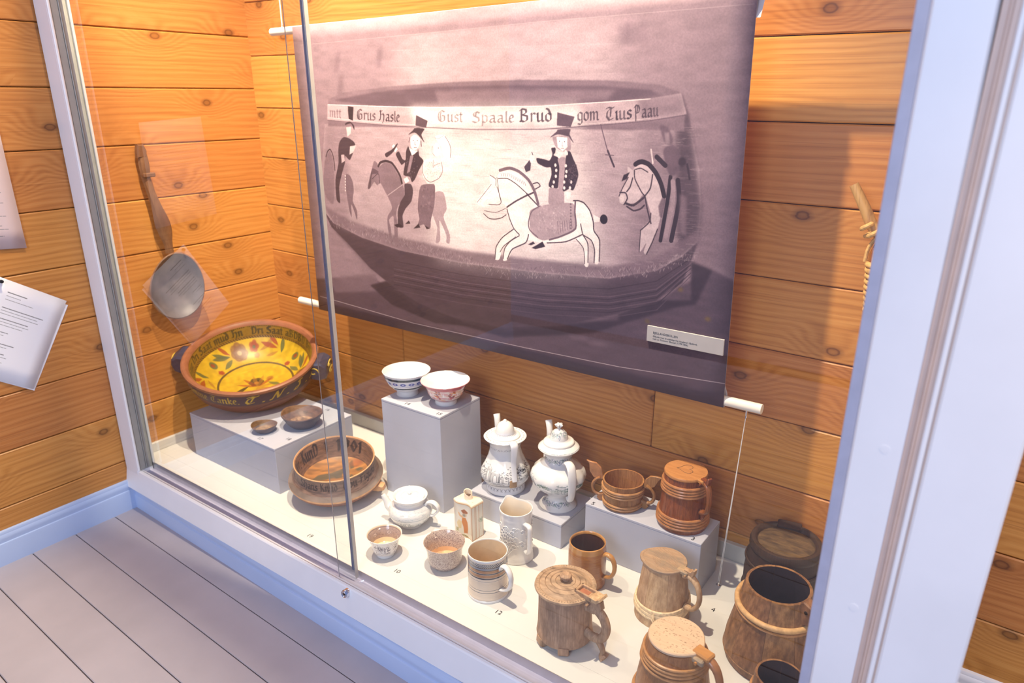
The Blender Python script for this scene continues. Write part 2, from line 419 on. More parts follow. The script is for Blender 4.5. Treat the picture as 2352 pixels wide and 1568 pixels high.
def wood(name, light, mid, dark, axis=0, ring=90, knots=1.0, rough=.42, coat=0, rnd=.12, gw=.42, fs=1.0, kx=1.7, kz=5.0, spec=.4, bump=.12, dirt=None, streak=0):
    """long-grained timber; axis = local grain direction"""
    k = NT(name); co = k.n('TexCoord').outputs['Object']
    if axis != 0:
        sx = k.n('SeparateXYZ'); k.l(co, sx.inputs[0]); cx = k.n('CombineXYZ')
        o = {1: (1, 0, 2), 2: (2, 1, 0)}[axis]
        for i in range(3): k.l(sx.outputs[o[i]], cx.inputs[i])
        co = cx.outputs[0]
    oi = k.n('ObjectInfo').outputs['Random']
    off = k.n('CombineXYZ'); k.l(k.math('MULTIPLY', oi, 53.), off.inputs[0]); k.l(k.math('MULTIPLY', oi, 31.), off.inputs[1]); k.l(k.math('MULTIPLY', oi, 17.), off.inputs[2])
    va = k.n('VectorMath', operation='ADD'); k.l(co, va.inputs[0]); k.l(off.outputs[0], va.inputs[1]); p = va.outputs[0]
    warp = k.noise(k.vscale(p, (.9 * fs, 3.0 * fs, 5.0 * fs)), 1.6, 3)
    sep = k.n('SeparateXYZ'); k.l(p, sep.inputs[0])
    g = k.math('ADD', k.math('MULTIPLY', sep.outputs[2], ring), k.math('MULTIPLY', sep.outputs[1], ring * .35))
    g = k.math('ADD', g, k.math('MULTIPLY', warp, 26.))
    if knots > 0:
        cx2 = k.n('CombineXYZ'); k.l(k.math('MULTIPLY', sep.outputs[0], kx), cx2.inputs[0]); k.l(k.math('MULTIPLY', sep.outputs[2], kz), cx2.inputs[1]); pv = cx2.outputs[0]
        vo = k.n('TexVoronoi', feature='F1', voronoi_dimensions='2D'); k.l(pv, vo.inputs['Vector']); vo.inputs['Scale'].default_value = 1; vo.inputs['Randomness'].default_value = .95
        d = vo.outputs['Distance']
        inf = k.n('MapRange', interpolation_type='SMOOTHSTEP'); k.l(d, inf.inputs[0]); inf.inputs[1].default_value = 0; inf.inputs[2].default_value = .45; inf.inputs[3].default_value = 1; inf.inputs[4].default_value = 0
        sel = k.n('SeparateXYZ'); k.l(vo.outputs['Color'], sel.inputs[0])
        on = k.math('GREATER_THAN', sel.outputs[0], 1 - .72 * knots)
        kin = k.math('MULTIPLY', inf.outputs[0], on)
        g = k.math('ADD', g, k.math('MULTIPLY', kin, 22.))
    w = k.math('SINE', g); w = k.math('MULTIPLY_ADD', w, .5, .5)
    fine = k.noise(k.vscale(p, (4 * fs, 70 * fs, 160 * fs)), 1.0, 4)
    f = k.math('ADD', k.math('MULTIPLY', w, gw), k.math('MULTIPLY', fine, 1 - gw))
    c = k.ramp(f, [(.12, dark), (.45, mid), (.85, light)])
    big = k.noise(k.vscale(p, (.8 * fs, 2 * fs, 3 * fs)), 2.0, 2)
    c = k.mix(k.math('MULTIPLY', big, .5), c, mid)
    ln = k.noise(k.vscale(p, (2.2 * fs, 110 * fs, 300 * fs)), 1.0, 2)
    c = k.mix(k.ramp(ln, [(.56, (0,) * 3), (.66, (.42,) * 3)]), c, dark)
    if knots > 0:
        dj = k.math('ADD', d, k.math('MULTIPLY', k.math('SUBTRACT', fine, .5), .03))
        core = k.ramp(dj, [(0, (.5,) * 3), (.030, (.62,) * 3), (.046, (1,) * 3), (.056, (.5,) * 3), (.095, (0,) * 3)])
        kc = k.math('MULTIPLY', core, on)
        c = k.mix(kc, c, tuple(x * .32 for x in dark))
        halo = k.math('MULTIPLY', kin, .25)
        c = k.mix(halo, c, tuple(x * .8 for x in dark))
    if streak:
        st_ = k.noise(k.vscale(p, (3 * fs, 40 * fs, 40 * fs)), 1.0, 4); c = k.mix(k.ramp(st_, [(.42, (0, 0, 0)), (.7, (streak,) * 3)]), c, tuple(x * .55 for x in dark))
    if dirt is not None:
        dn = k.noise(k.vscale(p, (1.4 * fs, 3 * fs, 3 * fs)), 4.0, 5); c = k.mix(k.ramp(dn, [(.42, (0, 0, 0)), (.66, (.8, .8, .8))]), c, dirt)
    hsv = k.n('HueSaturation'); k.l(c, hsv.inputs['Color'])
    k.l(k.math('MULTIPLY_ADD', oi, rnd * 2, 1 - rnd), hsv.inputs['Value']); k.l(k.math('MULTIPLY_ADD', oi, .012, .494), hsv.inputs['Hue'])
    k.l(hsv.outputs[0], k.b.inputs['Base Color']); k.set(rough, spec, None, coat)
    if bump: k.bump(f, bump, .0015)
    return k.m

def printed(name, img, rough=.4, spec=.5, coat=0, grain=0, bump=0):
    k = NT(name); t = k.n('TexImage'); t.image = img; t.interpolation = 'Cubic'; t.extension = 'EXTEND'
    uv = k.n('UVMap'); k.l(uv.outputs[0], t.inputs[0]); c = t.outputs[0]
    if grain:
        nz = k.noise(k.n('TexCoord').outputs['Object'], 90, 4); c = k.mix(1.0, c, k.ramp(nz, [(.25, (1 - grain,) * 3), (.75, (1, 1, 1))]), 'MULTIPLY')
    k.l(c, k.b.inputs['Base Color']); k.set(rough, spec, None, coat)
    if bump: k.bump(k.noise(k.n('TexCoord').outputs['Object'], 220, 3), bump, .001)
    return k.m

M = {}
M['pine'] = wood('varnished_pine', (.66, .315, .085), (.54, .222, .048), (.33, .115, .024), ring=330, rough=.36, knots=.95, gw=.27, rnd=.10, kx=3.2, kz=5.1, spec=.5)
M['white'] = plain('white_paint', (.84, .84, .84), .38, .5, var=.03, scale=6)
M['greyblue'] = plain('greyblue_paint', (.46, .57, .78), .42, .5, var=.03, scale=5)
M['floorpaint'] = plain('grey_floor_paint', (.42, .385, .41), .42, .4, var=.06, scale=5)
M['dark'] = plain('dark_gap', (.02, .015, .012), .9, .1)
M['case'] = plain('showcase_paint', (.64, .635, .62), .55, .3, var=.02, scale=8)
M['plinth'] = plain('plinth_paint', (.435, .445, .52), .55, .3, var=.03, scale=12)
M['skirt'] = plain('skirting_paint', (.50, .48, .44), .55, .3, var=.03)
M['alu'] = plain('brushed_aluminium', (.62, .62, .66), .32, .5, metal=1, var=.05)
M['alutrack'] = plain('lilac_track', (.36, .35, .47), .4, .5, var=.05)
M['putty'] = plain('beige_bead_paint', (.62, .47, .39), .45, .4, var=.04)
M['chrome'] = plain('chrome', (.85, .85, .87), .12, .5, metal=1, var=.02)
M['black'] = plain('black_vinyl', (.02, .02, .02), .5, .3)
M['seal'] = plain('glass_edge_seal', (.10, .13, .22), .35, .5)
M['rod'] = plain('rod_wood_white', (.80, .73, .62), .5, .4, var=.04, scale=18)
M['cord'] = plain('cord_white', (.75, .72, .68), .6, .3)
M['paper'] = None
gk = NT('pane_glass'); gt = gk.t
for nd in list(gt.nodes):
    if nd.type != 'OUTPUT_MATERIAL': gt.nodes.remove(nd)
tr = gk.n('BsdfTransparent'); tr.inputs[0].default_value = (.97, .985, .98, 1)
gg = gk.n('BsdfGlossy'); gg.inputs['Roughness'].default_value = 0.0
fr = gk.n('Fresnel'); fr.inputs[0].default_value = 1.5
mx = gk.n('MixShader'); geo = gk.n('NewGeometry')   # one reflection per pane, on the outer skin of each face
gk.l(gk.math('MULTIPLY', gk.math('MULTIPLY', fr.outputs[0], 1.7), gk.math('SUBTRACT', 1.0, geo.outputs['Backfacing'])), mx.inputs[0]); gk.l(tr.outputs[0], mx.inputs[1]); gk.l(gg.outputs[0], mx.inputs[2])
gk.l(mx.outputs[0], gt.nodes['Material Output'].inputs[0]); M['glass'] = gk.m

# ------------------------------------------------------------------ room shell
def plank_wall(name, origin, ang, length, rows, z0, pitch, butts, th=.03, slope=0.0):
    """rows of boards; local x along the wall, local -y towards the viewer"""
    root = empty(name, origin, ang, kind='structure')
    b = MB(); box(b, (0, th * .72, z0 - .1), (length, th + .05, z0 + rows * pitch + .05)); b.build('backing', M['dark'], root)
    cache = {}
    for r in range(rows):
        xs = [0] + sorted(butts.get(r, [])) + [length]
        for a, c in zip(xs[:-1], xs[1:]):
            key = round(c - a, 3)
            if key not in cache:
                m = MB(); L = c - a
                box(m, (-L / 2 + .0006, 0, -pitch / 2 + .0011), (L / 2 - .0006, th * .75, pitch / 2 - .0011), .0032)
                cache[key] = m.mesh('plank', M['pine'], False)
            xm = (a + c) / 2
            o = inst(cache[key], 'plank', root)
            o.location = (xm, random.uniform(-.0006, .0006), z0 + (r + .5) * pitch + slope * (xm + origin[0] - 1))
            o.rotation_euler = (0, -math.atan(slope) if slope else 0, 0)
    return root
PW = .1847
random.seed(3)
# left wall: board joints at .004 + k * pitch; its local x runs from the front (y = -2.4) to the back
plank_wall('wall_left', (-.1, -2.4, 0), PI / 2, 3.125, 16, -.366, PW, {4: [1.1], 7: [.9], 9: [1.6], 2: [.6]}, slope=0)
# back wall, half a board lower
plank_wall('wall_back', (-.135, .69, 0), 0, 4.64, 16, -.465, .1862, {2: [2.9], 3: [1.05, 3.6], 4: [.763, 1.773], 5: [.55, 3.2], 6: [2.9], 8: [1.3], 10: [3.2]}, slope=-.015)
# room floor
fl = empty('floor', (0, 0, 0), D(-1.1), kind='structure')
b = MB(); box(b, (-.6, -2.9, -.26), (4.8, .85, -.2)); b.build('backing', M['dark'], fl)
m = MB(); box(m, (-2.6, -.0672, -.0075), (2.6, .0672, .0075), .0018); fm = m.mesh('floorboard', M['floorpaint'], False)
for i in range(24):
    o = inst(fm, 'floorboard', fl); o.location = (2.1, -.185 + .137 * .5 - .137 * (i - 4) + .065, -.1925)
# ceiling above the showcase bay (out of the frame)
b = MB(); box(b, (-.3, -.08, 2.42), (4.7, .8, 2.5)); tag(b.build('ceiling', M['white']), kind='structure')

def strip(mb, prof, a, b, M_=None):
    """profile (out, z) swept along straight line a -> b; out = left-hand normal of direction"""
    a, b = Vector(a), Vector(b); d = (b - a).normalized(); nrm = Vector((d.y, -d.x, 0)); n = len(prof)
    vs = []
    for p in (a, b): vs += [p + nrm * o + Vector((0, 0, z)) for o, z in prof]
    fs = [(i, (i + 1) % n, n + (i + 1) % n, n + i) for i in range(n)] + [tuple(range(n))[::-1], tuple(range(n, 2 * n))]
    return mb.add(vs, fs, 0, None, M_)
BB = [(0, 0), (.016, 0), (.016, .073), (.0145, .0775), (.011, .079), (.011, .083), (.013, .092), (.012, .1), (.0085, .106), (.0085, .110), (.0065, .115), (0, .118)]
b = MB(); strip(b, BB, (-.1, -2.4, -.187), (-.1, -.03, -.187)); tag(b.build('baseboard_left', M['greyblue'], None, True, 25), kind='structure')
KB = [(0, 0), (.016, 0), (.016, .052), (.0145, .056), (.0105, .058), (.0105, .062), (.0125, .071), (.0115, .078), (.0085, .083), (.006, .09), (0, .092)]
b = MB(); strip(b, KB, (-.1, -.022, -.187), (2.36, -.066, -.187)); tag(b.build('baseboard_front', M['greyblue'], None, True, 25), kind='structure')
b = MB(); strip(b, BB, (2.47, .69, -.195), (4.5, .69, -.195)); tag(b.build('baseboard_back', M['white'], None, True, 25), kind='structure')

# ------------------------------------------------------------------ the showcase
case = empty('display_case', (0, 0, 0), 0, 'built-in glazed showcase with white frame and pale painted floor', 'display case')
for y0, y1 in ((.02, .0786), (.0788, .675)):
    b = MB(); box(b, (-.09, y0, -.03), (2.30, y1, 0), .0002); b.build('floor_panel', M['case'], case, False)
b = MB(); box(b, (-.09, .672, 0), (2.33, .69, .052), .002); b.build('back_skirting', M['skirt'], case, False)
b = MB(); box(b, (-.1, .012, 0), (-.086, .672, .036), .002); b.build('side_skirting', M['case'], case, False)
b = MB(); box(b, (-.09, -.03, -.18), (2.33, .6, -.031)); b.build('base_carcass', M['white'], case, False)
# front rail
b = MB(); strip(b, [(-.012, -.095), (.016, -.095), (.0185, -.092), (.004, -.017), (.001, -.0135), (-.006, -.0125), (-.012, -.0125)], (-.1, -.034, 0), (2.34, -.034, 0))
b.build('front_rail', M['white'], case, True, 25)
# sliding track: bed and three upstanding fins
b = MB(); box(b, (-.02, -.03, -.031), (2.28, .02, -.026))
b.build('glass_track', M['alutrack'], case, False)
for y, zt in ((.0192, .001), (-.0285, -.0115)):
    b = MB(); box(b, (-.02, y - .0006, -.03), (2.28, y + .0006, zt)); b.build('track_fin', M['alu'], case, False)
# left stile with the grooved jamb
b = MB(); box(b, (-.1, -.0405, -.03), (-.016, .016, 2.3), .003); b.build('frame_stile', M['white'], case, False)
b = MB()
for y0, y1, dx in ((-.030, -.010, .003), (-.009, -.006, .006), (-.005, .014, .0025)): box(b, (-.02, y0, -.012), (-.016 + dx, y1, 2.3), .001)
b.build('jamb_channel', plain('jamb_grey_channel', (.34, .33, .30), .45, .4), case, False)
b = MB(); box(b, (-.02, -.0405, -.012), (-.009, -.032, 2.3), .0025); b.build('jamb_bead', M['white'], case, False)
b = MB(); box(b, (-.1, .0165, 0), (-.010, .024, 2.3), .001); b.build('jamb_liner', M['case'], case, False)
# right-hand frame: stop, stile, raw moulding, casing (slightly out of plumb, as the photograph shows)
lean2 = T(2.35, 0, .85) @ Matrix.Rotation(D(1.5), 4, 'Y') @ T(-2.35, 0, -.85)
lean = T(2.27, 0, 1.36) @ Matrix.Rotation(D(.8), 4, 'Y') @ T(-2.27, 0, -1.36)
def post(name, x0, x1, y0, y1, mat, c=.0015):
    q = MB(); box(q, (x0, y0, -.185), (x1, y1, 2.3), c, 0, lean); return q.build(name, mat, case, False)
post('glazing_stop', 2.270, 2.2875, -.030, .03, plain('lilac_grey_stop', (.47, .47, .56), .45, .4))  # stop toned lilac-grey, darker than the white stile
post('frame_stile', 2.288, 2.358, -.040, .03, M['white'], .003)
q = MB()
for x0, x1, y0 in ((2.347, 2.3555, -.041), (2.3555, 2.359, -.044), (2.359, 2.3665, -.042)): box(q, (x0, y0, -.185), (x1, .02, 2.3), .001, 0, lean2)
q.build('moulding', M['putty'], case, False)
q = MB(); box(q, (2.3665, -.045, -.185), (2.3735, .02, 2.3), .002, 0, lean2); q.build('moulding_bead', M['white'], case, False)
q = MB(); box(q, (2.3735, -.041, -.185), (2.377, .02, 2.3), 0, 0, lean2); q.build('moulding_shadow_gap', M['putty'], case, False)
q = MB()
box(q, (2.377, -.047, -.185), (2.479, .06, 2.3), .003, 0, lean2)
tag(q.build('trim_1', M['white'], None, False), kind='structure')
b = MB(); box(b, (2.33, .031, -.19), (2.35, .69, 2.3)); b.build('side_panel', M['white'], case, False)
for p_ in (Vector((CP.x - .112, -.04, .7745)), Vector((CP.x - .116, -.04, .500))):       # filled screw plugs on the stile
    pl = MB(); lathe(pl, [(.0066, 0), (.0066, .0006), (0, .0009)], 20, 0, None, None, T(*p_) @ Matrix.Rotation(PI / 2, 4, 'X')); pl.build('screw_plug', M['white'], case)
# sliding glass panes: the right one runs in front
TH = .011
M['edge'] = plain('pane_edge', (.50, .46, .43), .35, .5)
def pane(x0, x1, y, edge):
    g = MB(); box(g, (x0, y, -.02), (x1, y + TH, 2.3), .0004); p = g.build('glass_pane', M['glass'], case, False)
    e = MB(); box(e, (edge - .0008, y + .0004, -.018), (edge + .0008, y + TH - .0004, 2.3)); 
    return p, e
p, e = pane(-.012, 1.083, .004, 1.0835); e.build('polished_edge', M['edge'], p, False)
s = MB(); box(s, (1.0755, .0012, .012), (1.0830, .0040, 2.3)); s.build('edge_seal', M['seal'], p, False)
p, e = pane(1.042, 2.275, -.0185, 1.0418); e = MB(); box(e, (1.0408, -.0192, -.018), (1.0420, -.0172, 2.3)); e.build('polished_edge', M['alu'], p, False)
lk = empty('lock', (1.098, -.024, -.027)); lk.parent = case
b = MB(); lathe(b, [(0, 0), (.0110, 0), (.0115, .001), (.0115, .028), (.0100, .030), (.0100, .0285), (.005, .0282), (0, .0282)], 24, 0, None, None, Matrix.Rotation(PI / 2, 4, 'X')); b.build('barrel', M['chrome'], lk)
b = MB(); box(b, (-.0045, -.0292, -.0015), (.0045, -.028, .0015)); b.build('keyhole', M['black'], lk, False)

# plinths
def plinth(label, x0, y0, x1, y1, h):
    o = empty('plinth', ((x0 + x1) / 2, (y0 + y1) / 2, 0), 0, label, 'plinth', 'grey display plinths')
    w, d = (x1 - x0) / 2, (y1 - y0) / 2
    b = MB(); box(b, (-w, -d, 0), (w, d, h - .008), .0012); b.build('box_body', M['plinth'], o, False)
    b = MB(); box(b, (-w - .0004, -d - .0004, h - .0076), (w + .0004, d + .0004, h), .0012); b.build('top_panel', M['plinth'], o, False)
    return o
plinth('wide low grey plinth under the yellow painted bowl', .054, .148, .556, .481, .1685)
plinth('tall grey plinth carrying the two footed china bowls', .83, .379, 1.083, .575, .336)
plinth('low grey plinth under the two white coffee pots', 1.15, .434, 1.489, .616, .082)
plinth('long grey plinth under the wooden two-handled bowl and red-brown lidded tankard', 1.549, .467, 1.894, .6, .1597)

# number stickers
def txt(body, size, mat, name='text', align='CENTER', extr=.0001):
    c = bpy.data.curves.new(name, 'FONT'); c.body = body; c.size = size; c.align_x = align; c.align_y = 'CENTER'; c.extrude = extr
    c.materials.append(mat); o = bpy.data.objects.new(name, c); COL.objects.link(o)
    me = bpy.data.meshes.new_from_object(o.evaluated_get(bpy.context.evaluated_depsgraph_get())); bpy.data.objects.remove(o)
    o = bpy.data.objects.new(name, me); COL.objects.link(o); return o
for n, x, y, z, where in (('19', .833, .049, 0, 'on the bare floor near the glass joint'), ('10', 1.171, .08, 0, 'in front of the small printed cup'),
        ('12', 1.505, .11, 0, 'in front of the striped mug'), ('4', 1.95, .441, 0, 'beside the pale tapered tankard'),
        ('5', 1.568, .477, .16, 'at the corner of the long plinth by the two-handled bowl'), ('3', 1.867, .479, .16, 'in front of the red-brown lidded tankard'),
        ('14', .929, .397, .336, 'in front of the green-banded bowl'), ('15', 1.063, .398, .336, 'in front of the pink bowl'),
        ('17', .45, .168, .1685, 'in front of the smallest wooden cup'), ('18', .532, .222, .1685, 'in front of the larger dark wooden cup'),
        ('16', .45, .458, .1685, 'behind the larger dark wooden cup')):
    o = txt(n, .021, M['black'], 'exhibit_number'); o.location = (x, y, z + .0003); o.rotation_euler = (0, 0, D(4))
    tag(o, 'black stick-on numeral %s %s' % (n, where), 'number', 'exhibit numbers')

# ------------------------------------------------------------------ hanging banner with the printed photograph
def at(x, y, Y):
    """point on the plane y = Y that the photograph shows at pixel (x, y)"""
    d = r0 * ((x - 1176) / 1640) + r1 * ((y - 784) / 1640) + r2
    return CP + d * ((Y - CP.y) / d.y)
BY = .516
cTL, cTR, cBR, cBL = at(671, 62, BY), at(1744, -52, BY), at(1661, 936, BY), at(733, 710, BY)
PWX, PHX = 1900, 1180
def pc(x, y):
    p = at(x, y, BY); u = (p.x - cBL.x) / (cBR.x - cBL.x); zb = lerp(cBL.z, cBR.z, u); zt = lerp(cTL.z, cTR.z, u)
    return u * PWX, (1 - (p.z - zb) / (zt - zb)) * PHX
def tone(t):
    st = [(0, (30, 21, 26)), (.12, (52, 38, 46)), (.3, (92, 72, 82)), (.5, (134, 110, 118)), (.7, (178, 154, 158)), (.85, (212, 192, 190)), (1, (240, 224, 218))]
    t = max(0, min(1, t))
    for (a, ca), (b_, cb) in zip(st[:-1], st[1:]):
        if t <= b_: k = (t - a) / (b_ - a); return tuple(lerp(p, q, k) / 255 for p, q in zip(ca, cb))
    return tuple(c / 255 for c in st[-1][1])
cv = Cv(PWX, PHX, tone(.60))
rng = np.random.default_rng(5)
def pp(pts, t, al=1, soft=.8): cv.poly([pc(*p) for p in pts], tone(t), al, soft)
def pl_(pts, w, t, al=1, soft=.9): cv.line([pc(*p) for p in pts], w, tone(t), al, soft)
def crop(ox, oy, s): return lambda pts: [(ox + x / s, oy + y / s) for x, y in pts]
# blurred interior behind the bowl
pp([(600, -40), (1800, -90), (1800, 1000), (600, 1000)], .50, 1, 1)
pp([(930, 60), (1420, 10), (1440, 260), (900, 260)], .66, .9, 60)
pp([(660, 60), (840, 40), (830, 560), (680, 600)], .50, .8, 40)
pp([(1600, 0), (1770, -10), (1740, 700), (1590, 640)], .46, .8, 30)
pp([(660, 66), (1000, 28), (1250, -2), (1750, -60), (1750, 8), (1500, 28), (1250, 50), (1000, 74), (680, 104)], .50, .75, 3)
for x, y in ((776, 145), (873, 135), (783, 200), (1450, 75)): pp([(x - 5, y - 22), (x + 7, y - 28), (x + 4, y + 16), (x - 8, y + 22)], .40, .7, 6)
pp([(1425, 58), (1490, 50), (1500, 95), (1432, 100)], .42, .6, 8)
for y in (110, 150, 178): pl_([(900, y + 6), (1420, y - 10)], 3, .7, .35, 3)
# table top and darkness below
pp([(640, 640), (752, 640), (860, 640), (980, 720), (1160, 762), (1340, 744), (1480, 715), (1560, 660), (1640, 620), (1700, 650), (1700, 1000), (640, 800)], .26, 1, 4)
pp([(700, 700), (760, 640), (830, 640), (900, 690), (1000, 760), (760, 716)], .24, .9, 5)
pp([(755, 640), (862, 628), (876, 668), (770, 672)], .40, .8, 5)
pp([(850, 655), (905, 640), (990, 700), (1080, 748), (1000, 742), (900, 700)], .12, .9, 3)
pp([(1010, 700), (1180, 745), (1420, 735), (1420, 720), (1500, 690), (1590, 690), (1590, 600), (1640, 620), (1600, 700), (1560, 705), (1360, 765), (1160, 775), (1040, 740)], .13, .9, 4)
pp([(1590, 560), (1640, 600), (1690, 640), (1700, 560), (1690, 420), (1620, 420)], .40, .7, 14)
pp([(1300, 690), (1420, 672), (1424, 735), (1310, 745)], .22, .6, 4)
for q in range(26):
    x, y = 780 + 860 * rng.random(), 700 + 190 * rng.random()
    pp([(x - 22, y - 4), (x + 18, y + 3), (x + 25, y + 10), (x - 14, y + 6)], .36 + .1 * rng.random(), .35, 5)
for x, y, c in ((1495, 657, (.47, .36, .2)), (1520, 664, (.44, .34, .2)), (1565, 665, (.42, .33, .2)), (1628, 733, (.44, .34, .18)), (1488, 738, (.4, .32, .22))): cv.dot(*pc(x, y), 9, c, 7, .8, 3)
# lower body of the bowl with turned grooves
body = [(742, 480), (760, 520), (800, 560), (850, 615), (905, 660), (960, 695), (1040, 728), (1150, 752), (1290, 748), (1420, 720), (1510, 690), (1570, 650), (1606, 560), (1500, 560), (1200, 560), (900, 540)]
pp(body, .21, 1, 2)
pp([(760, 520), (850, 615), (960, 695), (1090, 742), (1040, 690), (930, 630), (850, 560), (790, 530)], .20, .8, 8)
pp([(900, 640), (985, 690), (1100, 735), (1280, 748), (1440, 715), (1440, 690), (1200, 700), (1020, 665)], .19, .85, 6)
for dy, t in ((24, .12), (34, .24), (42, .34), (48, .12), (56, .34), (62, .12), (70, .32), (78, .12), (90, .26)):
    pl_([(905, 575 + dy), (1060, 606 + dy), (1250, 632 + dy), (1400, 640 + dy), (1510, 622 + dy), (1590, 580 + dy * .6)], 2.6, t, .8, 1.5)
# belly
belly = [(746, 285), (738, 400), (741, 480), (765, 512), (830, 545), (920, 575), (1060, 604), (1250, 628), (1400, 640), (1510, 622), (1570, 590), (1606, 555), (1616, 480), (1612, 390), (1594, 300), (1570, 268), (1400, 285), (1240, 296), (1000, 293), (860, 282)]
pp(belly, .62, 1, 1.2)
pp([(960, 300), (1330, 300), (1390, 620), (1250, 620), (1000, 585)], .95, .8, 45)  # belly centre lightened: printed shading plus the lamp's hot spot
pp([(746, 285), (800, 290), (800, 535), (741, 480), (738, 400)], .46, .7, 14)
pp([(1480, 275), (1594, 300), (1616, 480), (1606, 555), (1510, 620), (1440, 630)], .44, .75, 26)
pp([(1560, 270), (1594, 300), (1616, 480), (1606, 555), (1560, 590)], .20, .85, 8)
pp([(1560, 214), (1574, 216), (1590, 262), (1594, 300), (1570, 290)], .24, .8, 3)
pp([(742, 470), (765, 512), (830, 545), (920, 575), (1060, 604), (1250, 628), (1400, 640), (1510, 622), (1606, 555), (1608, 530), (1500, 596), (1400, 612), (1250, 598), (1060, 575), (920, 546), (800, 505)], .38, .8, 5)
for q in range(1700):   # wear and brush marks
    x, y = 750 + 850 * rng.random(), 290 + 320 * rng.random()
    if y > 470 + 150 * min(1, (x - 742) / 420): continue
    l = 6 + 22 * rng.random(); pl_([(x, y), (x + l, y + l * .05)], 1.3, .38 + .55 * rng.random(), .26, 1.1)
for q in range(520):
    x = 760 + 840 * rng.random(); y = 490 + (125 * min(1, (x - 742) / 420)) - 4 + 26 * rng.random() - (max(0, x - 1480) * .35)
    pl_([(x, y), (x + 8 * rng.random() - 4, y + 5)], 1.8, .8 if rng.random() > .45 else .2, .38, 1)
# dark mouth and lettered rim band
pp([(754, 228), (790, 212), (900, 198), (1050, 188), (1200, 183), (1400, 184), (1520, 194), (1566, 210), (1580, 262), (1578, 300), (754, 290)], .42, 1, 2)
pp([(766, 230), (860, 212), (990, 200), (1170, 196), (1400, 198), (1500, 206), (1530, 222), (1400, 234), (1240, 242), (1000, 245), (860, 243)], .30, 1, 3)
pp([(1000, 208), (1170, 204), (1420, 206), (1400, 230), (1240, 238), (1010, 240)], .46, .8, 6)
band = [(752, 240), (800, 241), (900, 244), (1000, 246), (1240, 243), (1400, 233), (1500, 226), (1572, 214), (1584, 262), (1500, 276), (1400, 285), (1240, 297), (1100, 297), (900, 288), (752, 275)]
pp(band, .66, 1, 1.2)
pp([(940, 246), (1330, 240), (1350, 290), (960, 293)], .95, .8, 16)  # middle of the band lightened too, lamp's hot spot put into the print
pp([(1470, 226), (1572, 214), (1584, 262), (1480, 276)], .42, .8, 8)
pl_([(752, 276), (900, 289), (1100, 298), (1250, 297), (1400, 286), (1500, 277), (1584, 264)], 2.4, .3, .8)
pl_([(752, 270), (900, 284), (1100, 293), (1250, 292), (1400, 281), (1500, 272)], 1.6, .95, .5)
pl_([(753, 240), (900, 245), (1000, 247), (1240, 244), (1400, 234), (1500, 227)], 2.4, .97, .8)
ink = tone(.16)
def bl(text, x, y, h, w, slope=0, al=1, col=None):
    def mp(a, b_):
        return pc(a, b_ + slope * (a - x))
    pen(cv, text, x, y, h, col or ink, w, al, .125, 0, 1, mp, rng)
bl('mtt', 757, 268, 15, 28, .12, .6, tone(.3))
bl('Grus Hasle', 820, 274, 16, 100, .06)
bl('Gust', 1006, 279, 17, 60, .02, .5)
bl('Spaale', 1085, 282, 17, 100, -.01, .42)
bl('Brud', 1195, 280, 20, 78, -.02, .9)
bl('gom', 1330, 278, 20, 52, -.05)
bl('Tius', 1396, 277, 20, 62, -.08)
bl('Paau', 1462, 272, 20, 58, -.1, .85)
# --- figures (traced as flat paintwork of the bowl)
k1 = crop(700, 200, 4.126); k2 = crop(1060, 220, 3.734); k3 = crop(1200, 150, 3.825)
def rounded(P, closed):
    n = len(P); out = []; g = .36      # soft spline through the points
    for i in range(n if closed else n - 1):
        a, b_, c, d = [Vector(P[(i + q) % n] if closed else P[max(0, min(n - 1, i + q))]) for q in (-1, 0, 1, 2)]
        for t in (0, .25, .5, .75):
            m0, m1 = (c - a) * g, (d - b_) * g; t2, t3 = t * t, t * t * t
            q = b_ * (2 * t3 - 3 * t2 + 1) + m0 * (t3 - 2 * t2 + t) + c * (3 * t2 - 2 * t3) + m1 * (t3 - t2); out.append((q.x, q.y))
    if not closed: out.append(tuple(P[-1]))
    return out
def F(k, pts, t, al=1, soft=.8): pp(k(rounded(pts, True) if len(pts) > 5 else pts), t, al, soft)
def Ln(k, pts, w, t, al=1): pl_(k(rounded(pts, False) if len(pts) > 2 else pts), w, t, al)
# standing man at the left
F(k1, [(190, 700), (235, 600), (270, 700), (280, 900), (270, 1110), (200, 1040), (175, 900)], .40, .8, 2)
Ln(k1, [(200, 660), (215, 610), (240, 590), (265, 640), (280, 720), (285, 790)], 5, .16, .8)
F(k1, [(410, 180), (465, 190), (458, 318), (418, 300)], .10)
F(k1, [(385, 345), (430, 325), (470, 365), (470, 405), (440, 345), (388, 358)], .14)
F(k1, [(395, 380), (440, 375), (440, 440), (405, 470)], .80)
F(k1, [(330, 520), (370, 475), (430, 490), (480, 545), (430, 690), (385, 650), (380, 720), (350, 830), (325, 950), (335, 1095), (300, 1060), (290, 880), (320, 720), (318, 600)], .17)
F(k1, [(430, 560), (490, 550), (460, 620), (425, 640)], .78); F(k1, [(345, 640), (375, 640), (380, 700), (350, 720)], .7)
F(k1, [(390, 830), (430, 840), (455, 900), (465, 980), (455, 1080), (495, 1170), (495, 1260), (470, 1180), (440, 1110), (445, 1230), (425, 1180), (395, 1000)], .34, .9)
for y in range(840, 1000, 28): cv.dot(*pc(700 + 384 / 4.126, 200 + y / 4.126), 3, tone(.85))
